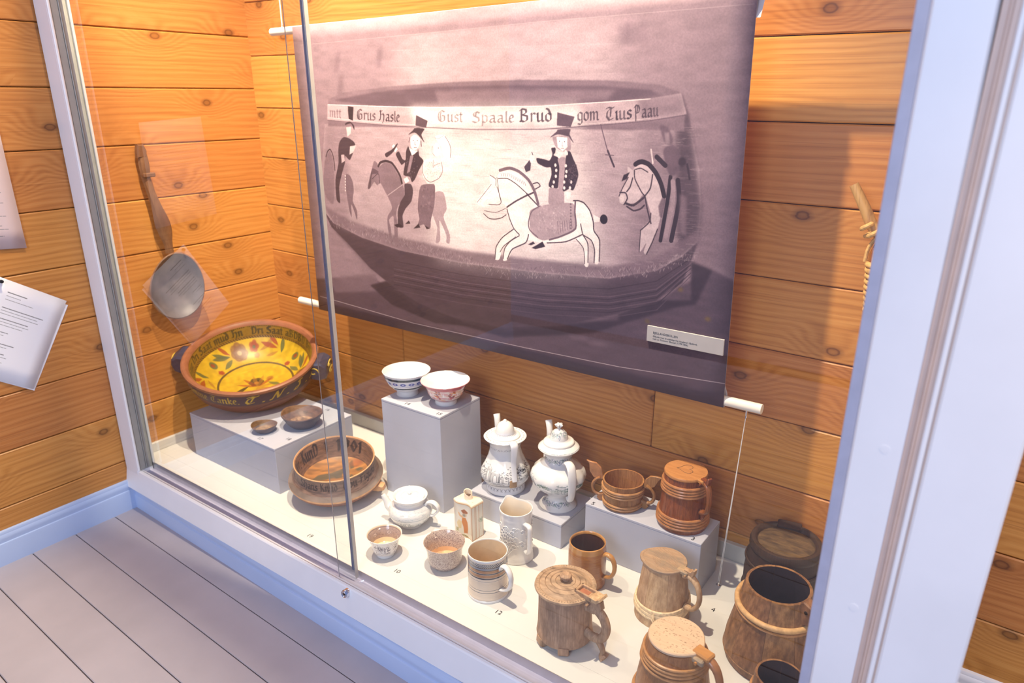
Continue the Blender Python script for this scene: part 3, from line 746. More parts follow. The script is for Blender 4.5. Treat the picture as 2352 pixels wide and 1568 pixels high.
# horse and couple
F(k1, [(605, 950), (620, 880), (635, 790), (660, 700), (690, 720), (700, 760), (760, 715), (830, 735), (890, 830), (930, 920), (950, 990), (930, 1080), (890, 1120), (870, 1190), (880, 1290), (885, 1450), (855, 1450), (850, 1300), (840, 1220), (800, 1260), (815, 1320), (825, 1420), (805, 1420), (785, 1290), (790, 1220), (830, 1150), (810, 1080), (760, 980), (720, 910), (690, 930), (660, 900), (620, 960)], .42)
Ln(k1, [(700, 750), (720, 715), (770, 700), (830, 720), (880, 790), (910, 850), (925, 910)], 9, .15)
F(k1, [(598, 960), (620, 850), (645, 770), (700, 800), (690, 820), (640, 830), (625, 950)], .22, .8); Ln(k1, [(640, 870), (700, 820), (712, 910)], 3, .2); Ln(k1, [(790, 1025), (930, 925)], 3, .72, .8)
F(k1, [(1240, 1000), (1320, 1000), (1350, 1150), (1320, 1230), (1380, 1400), (1375, 1480), (1345, 1470), (1345, 1400), (1280, 1260), (1290, 1440), (1260, 1480), (1245, 1460), (1260, 1330), (1210, 1180)], .58, .9)
F(k1, [(1060, 265), (1170, 320), (1155, 385), (1055, 365)], .26); F(k1, [(1050, 388), (1140, 395), (1110, 450), (1140, 525), (1090, 465), (1045, 430), (985, 452), (1030, 410)], .18)
F(k1, [(1010, 480), (1050, 452), (1100, 490), (1085, 560), (1045, 602), (1010, 560)], .93)
for x, y in ((1033, 505), (1072, 508)): cv.dot(*pc(700 + x / 4.126, 200 + y / 4.126), 2, tone(.15))
Ln(k1, [(1050, 515), (1048, 545), (1058, 548)], 1.6, .3); Ln(k1, [(1040, 572), (1066, 572)], 1.8, .3); Ln(k1, [(1000, 480), (992, 520)], 4, .4); Ln(k1, [(1105, 510), (1110, 560)], 4, .3)
F(k1, [(985, 560), (965, 610), (960, 690), (930, 680), (895, 610), (868, 640), (920, 735), (955, 715), (940, 830), (1000, 850), (1020, 900), (1050, 870), (1085, 790), (1130, 700), (1090, 650), (1080, 590), (1040, 640), (1000, 600)], .15)
F(k1, [(995, 575), (1020, 650), (1085, 600), (1050, 605)], .92); F(k1, [(1005, 650), (1035, 650), (1000, 800), (972, 820)], .5)
for q in range(30): x, y = 960 + 120 * rng.random(), 680 + 180 * rng.random(); cv.dot(*pc(700 + x / 4.126, 200 + y / 4.126), 2.2, tone(.5), None, .5)
F(k1, [(830, 560), (850, 540), (885, 590), (860, 620)], .93); F(k1, [(940, 870), (975, 852), (995, 890), (960, 912)], .95)
F(k1, [(765, 630), (830, 592), (878, 535), (884, 545), (838, 620), (780, 665)], .15)
F(k1, [(950, 920), (1010, 920), (1030, 980), (1015, 1080), (960, 1150), (930, 1220), (938, 1325), (890, 1320), (885, 1180), (910, 1090), (950, 1020)], .2); F(k1, [(848, 1305), (900, 1290), (938, 1325), (880, 1330)], .12); F(k1, [(955, 1298), (990, 1262), (1005, 1292)], .12)
F(k1, [(1240, 470), (1330, 455), (1390, 560), (1385, 685), (1320, 650), (1300, 560)], .97); Ln(k1, [(1335, 465), (1378, 540), (1390, 600), (1384, 670)], 2.4, .35); Ln(k1, [(1240, 480), (1270, 490), (1325, 455)], 1.6, .6)
cv.dot(*pc(700 + 1258 / 4.126, 200 + 590 / 4.126), 15, tone(.93), 23); cv.dot(*pc(700 + 1272 / 4.126, 200 + 577 / 4.126), 2, tone(.15)); Ln(k1, [(1215, 560), (1212, 620), (1240, 655)], 1.6, .5)
F(k1, [(1130, 700), (1200, 680), (1300, 700), (1310, 800), (1260, 880), (1180, 920), (1120, 830)], .88)
Ln(k1, [(1130, 700), (1118, 790), (1150, 870), (1200, 900), (1280, 860), (1312, 790), (1300, 710)], 2.2, .4); Ln(k1, [(1225, 690), (1220, 760), (1240, 740), (1290, 720)], 1.8, .5)
for q in range(60): x, y = 1140 + 160 * rng.random(), 710 + 150 * rng.random(); cv.dot(*pc(700 + x / 4.126, 200 + y / 4.126), 1.3, tone(.5), None, .7)
F(k1, [(1110, 930), (1230, 920), (1240, 1000), (1230, 1130), (1200, 1260), (1195, 1330), (1160, 1340), (1130, 1300), (1070, 1320), (1090, 1250), (1075, 1150), (1085, 1020)], .38)
for q in range(50): x, y = 1095 + 130 * rng.random(), 950 + 300 * rng.random(); cv.dot(*pc(700 + x / 4.126, 200 + y / 4.126), 4, tone(.2 + .35 * rng.random()), None, .4, 1.5)
F(k1, [(1035, 1340), (1080, 1295), (1100, 1330)], .12); F(k1, [(1140, 1310), (1190, 1340), (1160, 1345)], .12)
# white horse and rider
hs = [(130, 920), (190, 830), (250, 760), (245, 680), (300, 715), (330, 660), (400, 640), (480, 660), (570, 740), (620, 830), (660, 930), (700, 960), (780, 930), (960, 910), (1040, 910), (1110, 990), (1140, 1080), (1142, 1160), (1192, 1240), (1187, 1425), (1150, 1440), (1150, 1310), (1110, 1235), (1050, 1200), (1090, 1270), (1095, 1455), (1060, 1455), (1055, 1310), (990, 1230), (900, 1262), (700, 1262), (580, 1240), (540, 1270), (450, 1315), (400, 1405), (360, 1410), (375, 1310), (460, 1220), (365, 1290), (330, 1400), (292, 1400), (300, 1290), (360, 1190), (450, 1140), (410, 1040), (390, 960), (340, 900), (270, 930), (200, 955)]
F(k2, hs, .97)
for p, w in (([(395, 970), (420, 1060), (455, 1140), (500, 1190)], 3.5), ([(740, 1262), (900, 1252), (1040, 1192)], 4), ([(970, 900), (1010, 900), (1060, 920), (1110, 985), (1138, 1080), (1145, 1160), (1192, 1240), (1187, 1420)], 4), ([(1030, 1100), (1048, 1190), (1090, 1270), (1090, 1430)], 3.5), ([(1050, 1195), (1120, 1240), (1148, 1320), (1143, 1430)], 3.5), ([(990, 1230), (1052, 1310), (1062, 1440)], 2.5), ([(450, 1145), (355, 1215), (302, 1295), (292, 1395)], 3.5), ([(500, 1200), (420, 1250), (375, 1310), (362, 1395)], 3.2), ([(470, 1210), (370, 1285), (335, 1340)], 2.6), ([(580, 1190), (555, 1260), (440, 1315), (398, 1400)], 4), ([(395, 955), (470, 905), (560, 858), (630, 828)], 5.5), ([(565, 840), (665, 945)], 4.5), ([(195, 1010), (240, 1050), (290, 1058), (345, 1048), (388, 1020)], 3), ([(200, 985), (300, 1000), (385, 965)], 1.8), ([(138, 915), (200, 838), (262, 758)], 1.6), ([(240, 930), (320, 935), (346, 905), (310, 780)], 2.4), ([(310, 700), (330, 850), (345, 905)], 2), ([(320, 710), (400, 710), (480, 760), (580, 850)], 3), ([(250, 680), (300, 715), (300, 770)], 2), ([(620, 755), (660, 745), (682, 775), (640, 800)], 3.5)):
    Ln(k2, p, w, .2, .9)
Ln(k2, [(335, 640), (420, 620), (500, 650), (580, 720), (630, 810), (665, 930)], 10, .40); 
for i in range(13): x = 345 + i * 17; Ln(k2, [(x, 665 + max(0, i - 4) * 9), (x + 6, 690 + max(0, i - 4) * 10)], 1.6, .45)
for q in range(26): x, y = 130 + 150 * rng.random(), 780 + 160 * rng.random(); Ln(k2, [(x, y), (x + 14, y - 10)], 1.1, .6, .5)
F(k2, [(590, 1000), (640, 960), (760, 930), (960, 920), (980, 1000), (985, 1140), (820, 1210), (700, 1240), (600, 1170)], .64)
Ln(k2, [(760, 1235), (860, 1205), (985, 1140), (980, 1000), (985, 910)], 6, .38); Ln(k2, [(680, 945), (610, 990), (580, 1080), (590, 1150), (660, 1215)], 4, .4)
for q in range(130): x, y = 660 + 240 * rng.random(), 950 + 230 * rng.random(); cv.dot(*pc(1060 + x / 3.734, 220 + y / 3.734), 2.6, tone(.45 + .4 * rng.random()), None, .5, 1)
for i in range(7): Ln(k2, [(830 + i * 20, 1080 - i * 2), (836 + i * 20, 1180 - i * 8)], 2.2, .45)
for i in range(9): cv.dot(*pc(1060 + 945 / 3.734, 220 + (930 + i * 26) / 3.734), 3, tone(.4))
F(k2, [(1138, 1018), (1200, 1050), (1190, 1082), (1145, 1085)], .92); cv.dot(*pc(1060 + 1230 / 3.734, 220 + 1060 / 3.734), 14, tone(.08), 15)
F(k2, [(835, 142), (985, 180), (950, 268), (830, 255)], .30); F(k2, [(840, 290), (945, 285), (940, 330), (975, 405), (925, 352), (840, 330), (770, 358), (830, 305)], .27)
F(k2, [(800, 350), (935, 350), (950, 460), (900, 480), (830, 450), (800, 400)], .62); F(k2, [(826, 350), (920, 360), (920, 440), (880, 476), (836, 440)], .97)
for x, y in ((852, 390), (895, 393)): cv.dot(*pc(1060 + x / 3.734, 220 + y / 3.734), 1.8, tone(.25))
Ln(k2, [(878, 395), (874, 428), (884, 430)], 1.3, .55); Ln(k2, [(866, 452), (890, 452)], 1.6, .5)
F(k2, [(780, 450), (815, 445), (818, 480), (800, 510), (838, 530), (850, 600), (835, 790), (755, 775), (780, 680), (775, 615), (735, 615), (665, 580), (652, 535), (720, 545), (765, 555), (790, 500)], .16)
F(k2, [(920, 480), (945, 480), (970, 540), (1000, 610), (1012, 690), (970, 808), (930, 800), (875, 818), (890, 650), (900, 560)], .16)
F(k2, [(835, 540), (900, 530), (895, 650), (875, 808), (838, 795), (850, 620)], .62); F(k2, [(815, 470), (880, 490), (850, 540), (822, 510)], .9)
for x, y in ((815, 595), (822, 640), (818, 690), (800, 740), (790, 780), (905, 600), (910, 650), (905, 690), (890, 740), (890, 790), (940, 790), (950, 740), (915, 495), (905, 480)): cv.dot(*pc(1060 + x / 3.734, 220 + y / 3.734), 4.6, tone(.9), 5.5)
for q in range(60): x, y = 930 + 75 * rng.random(), 590 + 190 * rng.random(); cv.dot(*pc(1060 + x / 3.734, 220 + y / 3.734), 2, tone(.4), None, .5)
F(k2, [(765, 790), (880, 812), (890, 910), (880, 935), (760, 930), (755, 850)], .62); F(k2, [(905, 820), (945, 830), (940, 880), (915, 880)], .95)
F(k2, [(545, 610), (590, 552), (604, 580), (598, 640), (560, 655)], .22); cv.dot(*pc(1060 + 610 / 3.734, 220 + 535 / 3.734), 10, tone(.93)); Ln(k2, [(612, 485), (620, 505)], 3, .3)
F(k2, [(575, 1275), (620, 1250), (635, 1268), (600, 1282)], .15); F(k2, [(605, 1305), (660, 1275), (700, 1250), (722, 1295), (640, 1315)], .13)
# needle with a cross stroke
Ln(k3, [(705, 520), (745, 680), (770, 770)], 3, .3); Ln(k3, [(765, 750), (800, 840), (820, 890)], 6, .18); Ln(k3, [(745, 786), (818, 792)], 2.4, .3)
# third horse and rider, half round the side
F(k3, [(860, 1150), (885, 1090), (940, 990), (940, 890), (985, 920), (1010, 880), (1060, 850), (1130, 870), (1190, 960), (1250, 1100), (1260, 1200), (1230, 1320), (1200, 1440), (1150, 1560), (1100, 1660), (1075, 1640), (1100, 1560), (1040, 1640), (1050, 1450), (1130, 1370), (1140, 1300), (1100, 1170), (1080, 1130), (1020, 1200), (920, 1220), (870, 1210)], .74)
Ln(k3, [(1010, 870), (1040, 852), (1075, 848), (1130, 872), (1190, 945), (1235, 1040), (1262, 1150)], 14, .10)
F(k3, [(885, 1020), (905, 965), (960, 938), (930, 1000)], .12)
for p, w in (([(870, 1118), (920, 1122), (935, 1170), (905, 1225)], 4), ([(920, 1212), (990, 1230), (1090, 1155)], 7), ([(930, 1240), (990, 1277), (1050, 1262), (1085, 1230)], 5), ([(1000, 920), (1005, 1000), (1060, 1110), (1090, 1150)], 3.5), ([(1090, 1150), (1140, 1080), (1162, 960)], 4), ([(1095, 1165), (1110, 1260), (1142, 1390)], 4.5), ([(862, 1150), (890, 1085), (945, 985)], 3), ([(985, 990), (960, 1070), (930, 1110)], 4), ([(1050, 1450), (1130, 1375), (1142, 1300)], 3.5), ([(1050, 1450), (1035, 1640)], 3), ([(1200, 1440), (1150, 1560), (1100, 1660)], 3.5), ([(1010, 915), (1060, 905), (1120, 940)], 3)):
    Ln(k3, p, w, .17, .92)
cv.dot(*pc(1200 + 888 / 3.825, 150 + 1170 / 3.825), 8, tone(.8), 12)
Ln(k3, [(1320, 980), (1290, 1200), (1225, 1540)], 12, .10); Ln(k3, [(1385, 1010), (1392, 1200), (1320, 1540)], 14, .12); Ln(k3, [(1340, 1020), (1340, 1200), (1270, 1500)], 14, .55)
F(k3, [(1260, 740), (1340, 700), (1410, 760), (1390, 940), (1320, 970), (1280, 880)], .30, .9, 2); F(k3, [(1230, 530), (1300, 545), (1345, 640), (1330, 700), (1275, 680), (1250, 620)], .30, .85, 2.5); F(k3, [(1270, 590), (1310, 590), (1320, 690), (1280, 690)], .6, .6, 2)
Ln(k3, [(1200, 805), (1275, 880)], 14, .12); Ln(k3, [(1150, 740), (1165, 860)], 5, .8); cv.dot(*pc(1200 + 1425 / 3.825, 150 + 850 / 3.825), 12, tone(.12), 13, .9, 2); Ln(k3, [(1470, 870), (1490, 1000)], 6, .15)
F(k3, [(1210, 1240), (1245, 1160), (1275, 1180), (1240, 1340), (1220, 1330)], .3, .8, 1.5); F(k3, [(1400, 1130), (1460, 1160), (1450, 1500), (1400, 1480)], .42, .8, 4)
# paper grain and stitched hem
a = cv.a; nz = vnoise(PHX, PWX, 420, rng); a *= (1 + (nz - .5) * .10)[..., None]; nz = vnoise(PHX, PWX, 26, rng, 3); a *= (1 + (nz - .5) * .10)[..., None]
pl_([(735, 680), (950, 742), (1210, 799), (1420, 842), (1665, 881)], 2.0, .85, .8); pl_([(690, 104), (1000, 74), (1240, 50), (1744, 8)], 1.4, .8, .35)
pp([(735, 682), (950, 744), (1210, 801), (1420, 844), (1665, 883), (1660, 936), (1400, 880), (1000, 778), (733, 712)], .24, .55, 2)
M['banner'] = printed('banner_print', cv.image('banner_print'), .62, .35, 0, .05)
M['bannerback'] = plain('banner_back', (.66, .60, .62), .7, .2)

ban = empty('hanging_banner', ((cBL.x + cBR.x) / 2, .53, .53), 0, 'large hanging banner with a brownish photograph of a painted ale bowl', 'banner')
def inban(o):
    o.parent = ban; o.matrix_parent_inverse = Matrix.Translation(-ban.location); return o
b = MB(); N = 24; vs = []; uvf = []; fs = []
for i in range(N + 1):
    for j in range(N + 1):
        u, v = i / N, j / N
        x = lerp(lerp(cBL.x, cBR.x, u), lerp(cTL.x, cTR.x, u), v); z = lerp(lerp(cBL.z, cBR.z, u), lerp(cTL.z, cTR.z, u), v)
        vs.append((x, BY + .0008 * math.sin(u * 9 + v * 4), z))
for i in range(N):
    for j in range(N):
        q = [(i, j), (i + 1, j), (i + 1, j + 1), (i, j + 1)]
        fs.append([a_ * (N + 1) + b_ for a_, b_ in q]); uvf.append([(a_ / N, b_ / N) for a_, b_ in q])
b.add(vs, fs, 0, uvf)
pr = inban(b.build('print_cloth', [M['banner'], M['bannerback']]))
sol = pr.modifiers.new('thickness', 'SOLIDIFY'); sol.thickness = .0008; sol.offset = -1; sol.material_offset = 1; sol.material_offset_rim = 1
pr.data.materials[1] = M['bannerback']
# normals must face the visitor
if pr.data.polygons[0].normal.y > 0: pr.data.flip_normals()
for (zA, zB, dz) in ((cBL.z, cBR.z, .058), (cTL.z, cTR.z, -.075)):
    b = MB(); vs = []; fs = []; st = 0; sg = 1 if dz > 0 else -1   # rear half of each hem pocket
    ring = [(BY + .001, 0), (.5300, -.0148 * sg + .012 * sg), (.5445, .012 * sg), (.540, .030 * sg), (BY + .002, dz)]
    for x, zz in ((cBL.x, zA), (cBR.x - .001, zB)):
        for y, d in ring: vs.append((x, y, zz + d))
    for i in range(len(ring) - 1): fs.append((st + i, st + i + 1, st + len(ring) + i + 1, st + len(ring) + i))
    b.add(vs, fs); inban(b.build('hem_pocket', M['bannerback']))
def rod(name, p, q):
    r_ = MB(); tube(r_, [p, q], .0125, 20); return inban(r_.build(name, M['rod']))
rod('top_rod', (.262, .53, cTL.z - .008), (2.0, .53, cTR.z - .014)); rod('bottom_rod', (.264, .53, cBL.z + .0135), (1.990, .53, cBR.z + .0135))
def cord(name, pts, label, r=.0009):
    o = empty(name, pts[-1], 0, label, 'cord')
    inv = Matrix.Translation(-Vector(pts[-1]))
    for dx in (-.0016, .0016):
        b = MB(); tube(b, [Vector(pts[0]), Vector(pts[1]) + Vector((dx, 0, 0))], r, 6); c = b.build('strand', M['cord'], o); c.matrix_parent_inverse = inv
    return o, inv
o, inv = cord('suspension_cord', ((.318, .53, 2.42), (.318, .53, cTL.z + .004)), 'thin double cord holding up the left end of the banner rod')
b = MB(); torus(b, .004, 0, .0011, None, 14, 6, (0, 0)); q = b.build('ring', M['chrome'], o); q.location = (0, 0, .002); q.rotation_euler = (PI / 2, 0, 0)
o, inv = cord('tension_cord', ((1.954, .53, cBR.z - .008), (1.924, .545, .006)), 'thin double cord running down from the banner rod to the floor')
b = MB(); tube(b, [(1.9545, .53, cBR.z + .003), (1.954, .53, cBR.z - .012)], .0026, 8); lathe(b, [(0, -.022), (.003, -.018), (.0018, -.012), (0, -.011)], 10, 0, None, None, T(1.954, .53, cBR.z)); q = b.build('swivel', M['chrome'], o); q.matrix_parent_inverse = inv
b = MB(); lathe(b, [(0, 0), (.006, 0), (.006, .0015), (.002, .003), (0, .003)], 14, 0, None, None, T(1.924, .545, .0)); torus(b, .0035, .006, .0011, None, 12, 6, (0, 0), 0); 
b2 = MB(); lathe(b2, [(0, 0), (.007, 0), (.007, .0015), (.0028, .004), (.002, .009), (0, .0095)], 14, 0, None, None, T(1.924, .545, 0)); q = b2.build('floor_eyelet', M['chrome'], o); q.matrix_parent_inverse = inv

# caption plate on the banner
c0, c1, c2, c3 = at(1487, 747, .510), at(1663, 781, .510), at(1660, 817, .510), at(1485, 782, .510)
M['acry'] = plain('caption_acrylic', (.43, .39, .37), .25, .5, var=.04)
M['acryedge'] = plain('caption_edge', (.72, .66, .62), .3, .5)
cpx = empty('caption_sign', c3, 0, 'small clear grey caption plate with printed text at the banner corner', 'sign')
b = MB(); b.add([(c - c3) + Vector((0, dy, 0)) for dy in (0, .0052) for c in (c3, c2, c1, c0)], [(0, 1, 2, 3), (7, 6, 5, 4), (0, 4, 5, 1), (1, 5, 6, 2), (2, 6, 7, 3), (3, 7, 4, 0)], [0, 0, 1, 1, 1, 1]); b.build('plate', [M['acry'], M['acryedge']], cpx, False)
for s_, (u, v), sz in (('BJELLANDSBOLLEN', (.083, .60), .0078), ('Ølbolle med brudefølge fra Haugland i Bjelland,', (.083, .37), .0062), ('malt av Guttorm Eftestøl (1779-1856)', (.083, .21), .0062)):
    t = txt(s_, sz, M['black'], 'caption_line', 'LEFT', .00005); t.parent = cpx
    p = (c3 + (c2 - c3) * u + (c0 - c3) * v) - c3; sl = math.atan2((c2 - c3).z, (c2 - c3).x)
    t.location = p + Vector((0, -.0003, 0)); t.rotation_euler = (PI / 2, -sl, 0)

# notes pinned on the left wall
def note(name, corners, label, lines, seed):
    """corners: top-left, top-right, bottom-right, bottom-left as (y, z) on the wall"""
    c = Cv(420, 594, (.93, .93, .94) if seed == 4 else (.84, .76, .75)); rg = np.random.default_rng(seed)
    for (y, x0, x1, w, g) in lines:
        x = x0
        while x < x1:
            l = 9 + 30 * rg.random(); c.line([(x, y), (min(x + l, x1), y)], w, (g,) * 3, .85, 1.4); x += l + 5
    m = printed(name + '_print', c.image(name + '_print'), .6, .3)
    o = empty(name, (-.0985, corners[3][0], corners[3][1]), 0, label, 'paper')
    b = MB(); base = Vector((-.0985, corners[3][0], corners[3][1]))
    P = [Vector((0, y, z)) for y, z in corners]; nn = 6; vs = []; fs = []; uv = []
    for i in range(nn + 1):
        for j in range(nn + 1):
            u, v = i / nn, j / nn
            p = P[3].lerp(P[2], u).lerp(P[0].lerp(P[1], u), v); p.x = -.0972 + .003 * (u * v) ** 2 + .004 * (1 - v) ** 2 * u
            vs.append(p - base)
    for i in range(nn):
        for j in range(nn):
            q = [(i, j), (i + 1, j), (i + 1, j + 1), (i, j + 1)]; fs.append([a_ * (nn + 1) + b_ for a_, b_ in q]); uv.append([(a_ / nn, b_ / nn) for a_, b_ in q])
    b.add(vs, fs, 0, uv); s_ = b.build('sheet', m, o); sm = s_.modifiers.new('thickness', 'SOLIDIFY'); sm.thickness = .0005; sm.offset = 1
    return o, base
ls = [(70, 90, 200, 5, .35), (92, 90, 170, 3, .5), (114, 90, 250, 3, .5), (165, 90, 330, 4.5, .4), (183, 90, 300, 3, .5), (201, 90, 310, 3, .5), (232, 90, 260, 4.5, .4), (250, 90, 270, 3, .5), (268, 90, 240, 3, .5), (310, 90, 170, 4, .4), (328, 90, 150, 3, .5), (380, 90, 230, 4.5, .4), (398, 90, 190, 3, .5), (440, 90, 190, 4.5, .4), (458, 90, 210, 3, .5), (490, 90, 200, 3, .5)]
o, base = note('pinned_note', ((-.300, .752), (-.123, .632), (-.276, .370), (-.452, .490)), 'white printed sheet hanging askew from a dark pin on the timber wall', ls, 4)
b = MB(); lathe(b, [(0, 0), (.005, .001), (.0055, .004), (.003, .006), (.0035, .011), (.005, .012), (0, .0125)], 14, 0, None, None, Matrix.Rotation(PI / 2, 4, 'Y')); q = b.build('pin', M['black'], o); q.location = Vector((-.0965, -.293, .733)) - base
b = MB(); b.add([(0, y, z) for y, z in ((-.296, .740), (-.12, .616), (-.272, .362), (-.448, .486))], [(0, 1, 2, 3)]); q = b.build('second_sheet', plain('paper_white', (.86, .86, .88), .6, .3), o); q.location = Vector((-.0983, 0, 0)) - base
o, base = note('information_sheet', ((-.44, 1.20), (-.206, 1.185), (-.203, .822), (-.45, .845)), 'pinkish white text sheet fixed upright on the timber wall', [(150 + i * 17 + (i // 4) * 14, 60, 300 + 60 * ((i * 7) % 3) / 2, 3, .45) for i in range(20)], 9)

# ------------------------------------------------------------------ materials of the exhibits
M['china'] = plain('white_glaze', (.72, .71, .70), .12, .5, var=.02, scale=20, coat=.3)
M['cream'] = plain('cream_glaze', (.80, .70, .56), .14, .5, var=.04, scale=20, coat=.3)
M['redwood'] = wood('red_brown_lacquered_wood', (.32, .105, .034), (.23, .065, .02), (.12, .032, .011), streak=.4, axis=2, gw=.22, ring=1020, fs=5, knots=0, rough=.28, rnd=.12, coat=.25)
M['honey'] = wood('honey_brown_wood', (.44, .215, .085), (.33, .15, .055), (.20, .08, .027), streak=.35, axis=2, gw=.22, ring=900, fs=5, knots=0, rough=.38, rnd=.10)
M['honeyflat'] = wood('honey_brown_flat_wood', (.56, .27, .095), (.46, .205, .065), (.30, .12, .04), axis=0, gw=.22, ring=720, fs=5, knots=0, rough=.36, rnd=.05)
M['withy'] = plain('bent_withy', (.42, .21, .085), .38, .4, var=.25, scale=60)
M['redwithy'] = plain('red_brown_withy', (.36, .15, .055), .32, .5, var=.25, scale=60, coat=.15)
M['palewithy'] = plain('pale_withy', (.60, .36, .16), .42, .4, var=.2, scale=70)
M['bark'] = plain('split_root_band', (.76, .58, .36), .6, .3, var=.25, scale=120, bump=.4, bscale=200)
M['pale'] = wood('pale_aged_wood', (.64, .45, .28), (.56, .365, .21), (.36, .21, .11), axis=2, gw=.22, ring=780, fs=5, knots=0, rough=.55, rnd=.14, streak=.35, dirt=(.30, .17, .09))
M['paleflat'] = wood('pale_aged_lid_wood', (.50, .35, .22), (.42, .28, .165), (.30, .185, .105), axis=0, gw=.22, ring=1260, fs=5, knots=0, rough=.6, rnd=.06, dirt=(.26, .2, .14))
M['ash'] = wood('scrubbed_lid_wood', (.68, .51, .34), (.63, .45, .29), (.52, .34, .2), axis=0, gw=.22, ring=540, fs=5, knots=0, rough=.6, rnd=.03)
M['greywood'] = wood('grey_brown_carved_wood', (.58, .39, .25), (.48, .30, .18), (.27, .15, .08), axis=2, gw=.22, ring=960, fs=5, knots=0, rough=.6, rnd=.04, streak=.4, dirt=(.24, .145, .085))
M['greywoodlid'] = wood('grey_brown_carved_lid', (.52, .36, .23), (.45, .30, .185), (.32, .2, .115), axis=0, gw=.22, ring=720, fs=5, knots=0, rough=.62, rnd=.04, dirt=(.16, .1, .06))
M['brownstave'] = wood('brown_stave_wood', (.38, .20, .09), (.29, .14, .06), (.15, .065, .026), axis=2, gw=.22, ring=960, fs=5, knots=0, rough=.5, rnd=.16, streak=.35, dirt=(.10, .045, .02))
M['darkin'] = plain('dark_inside', (.045, .026, .026), .6, .3, var=.3, scale=20)  # inner faces and bottoms near black, outer staves stay brown
M['darkwood'] = wood('blackened_wood', (.060, .034, .024), (.042, .024, .017), (.022, .012, .009), axis=2, gw=.22, ring=900, fs=5, knots=0, rough=.42, rnd=.15)
M['darklid'] = wood('worn_blackened_lid', (.22, .13, .055), (.12, .075, .04), (.05, .032, .02), axis=0, gw=.22, ring=420, fs=5, knots=0, rough=.5, rnd=.05, dirt=(.045, .03, .02))
M['cupshade'] = wood('shaded_cup_inner_wall', (.22, .13, .08), (.16, .09, .055), (.09, .05, .03), axis=0, gw=.2, ring=700, fs=5, knots=0, rough=.5, rnd=.05, dirt=(.07, .045, .03))  # inner walls darkened in colour, shade that makes the hollow read
M['cupwood'] = wood('dark_turned_cup_wood', (.13, .072, .045), (.09, .05, .032), (.05, .028, .019), axis=0, gw=.22, ring=840, fs=5, knots=0, rough=.5, rnd=.1)
M['cupinner'] = wood('worn_cup_inside', (.46, .32, .19), (.32, .2, .11), (.15, .08, .045), dirt=(.09, .05, .03), axis=0, gw=.22, ring=720, fs=5, knots=0, rough=.55, rnd=.05)
M['ladlewood'] = wood('smoked_ladle_wood', (.23, .115, .055), (.165, .078, .038), (.09, .04, .02), axis=2, gw=.22, ring=720, fs=5, knots=0, rough=.42, rnd=.05)
M['bowlgrey'] = plain('worn_ladle_bowl', (.115, .095, .095), .45, .4, var=.3, scale=26)

# ------------------------------------------------------------------ shared builders for vessels
def handle(parent, az, pts, rad, mat, name='handle', n=12, k=5, label=None):
    """pts: (distance from axis, height); rad: (half width, half thickness)"""
    d = Vector((math.cos(az), math.sin(az), 0)); tv = Vector((-math.sin(az), math.cos(az), 0))
    b = MB(); P = [d * r + Vector((0, 0, z)) for r, z in pts]
    tube(b, P, rad if isinstance(rad, list) else [rad] * len(P), n, tv, 0, None, True, k)
    return b.build(name, mat, parent, True, 50, label)
def staves(parent, prof, t, n, mat, rot=0.0, gap=.0045, seg=5, name='stave', inner=None):
    """n separate staves round the axis, sharing one mesh; prof = outer (r, z) bottom to top"""
    da = 2 * PI / n; vs = []; fs = []; m = len(prof)
    for side in (0, 1):
        for (r, z) in prof:
            for j in range(seg + 1):
                e = .0007 if (side == 0 and j in (0, seg)) else 0
                a = -da / 2 + gap / 2 + (da - gap) * j / seg; rr = r - t * side - e
                vs.append((rr * math.cos(a), rr * math.sin(a), z))
    I = lambda s_, i, j: s_ * m * (seg + 1) + i * (seg + 1) + j
    for i in range(m - 1):
        for j in range(seg):
            fs.append((I(0, i, j), I(0, i, j + 1), I(0, i + 1, j + 1), I(0, i + 1, j)))
            fs.append((I(1, i, j + 1), I(1, i, j), I(1, i + 1, j), I(1, i + 1, j + 1)))
        fs.append((I(0, i, 0), I(0, i + 1, 0), I(1, i + 1, 0), I(1, i, 0))); fs.append((I(0, i, seg), I(1, i, seg), I(1, i + 1, seg), I(0, i + 1, seg)))
    for j in range(seg):
        fs.append((I(0, 0, j), I(1, 0, j), I(1, 0, j + 1), I(0, 0, j + 1))); fs.append((I(0, m - 1, j), I(0, m - 1, j + 1), I(1, m - 1, j + 1), I(1, m - 1, j)))
    b = MB(); b.add(vs, fs, [1 if (inner and f[0] >= m * (seg + 1) and f[2] >= m * (seg + 1)) else 0 for f in fs]); me = b.mesh(name, [mat, inner or mat], True, 30)
    for k_ in range(n):
        inst(me, name, parent, RZ(rot + da * k_) @ Matrix.Scale(1 + random.uniform(-.006, .006), 4, (1, 0, 0)))
def disc(parent, r, z0, z1, mat, name='bottom_board', n=40):
    b = MB(); lathe(b, [(0, z0), (r, z0), (r, z1), (0, z1)], n); return b.build(name, mat, parent, True, 30)
def hoops(parent, zs, prof_r, mat, r=.004, rz=None, name='hoop', tilt=(0, 0), wob=.004):
    for i, z in enumerate(zs):
        b = MB(); torus(b, prof_r(z) + r * .35, z, r, rz or r, 56, 8, (tilt[0] + random.uniform(-.012, .012), tilt[1] + random.uniform(-.012, .012)), 0, wob)
        b.build(name, mat, parent)
def vessel(name, x, y, z, label, cat, group=None): return empty(name, (x, y, z), 0, label, cat, group)
def turned(parent, name, prof, mats, x, y, bands=None, n=64, sub=1, fn=None, angle=40, extra=0):
    b = MB(); lathe(b, prof, n, camaz(x, y) - PI + extra, bands, fn, None, sub); return b.build(name, mats, parent, True, angle)
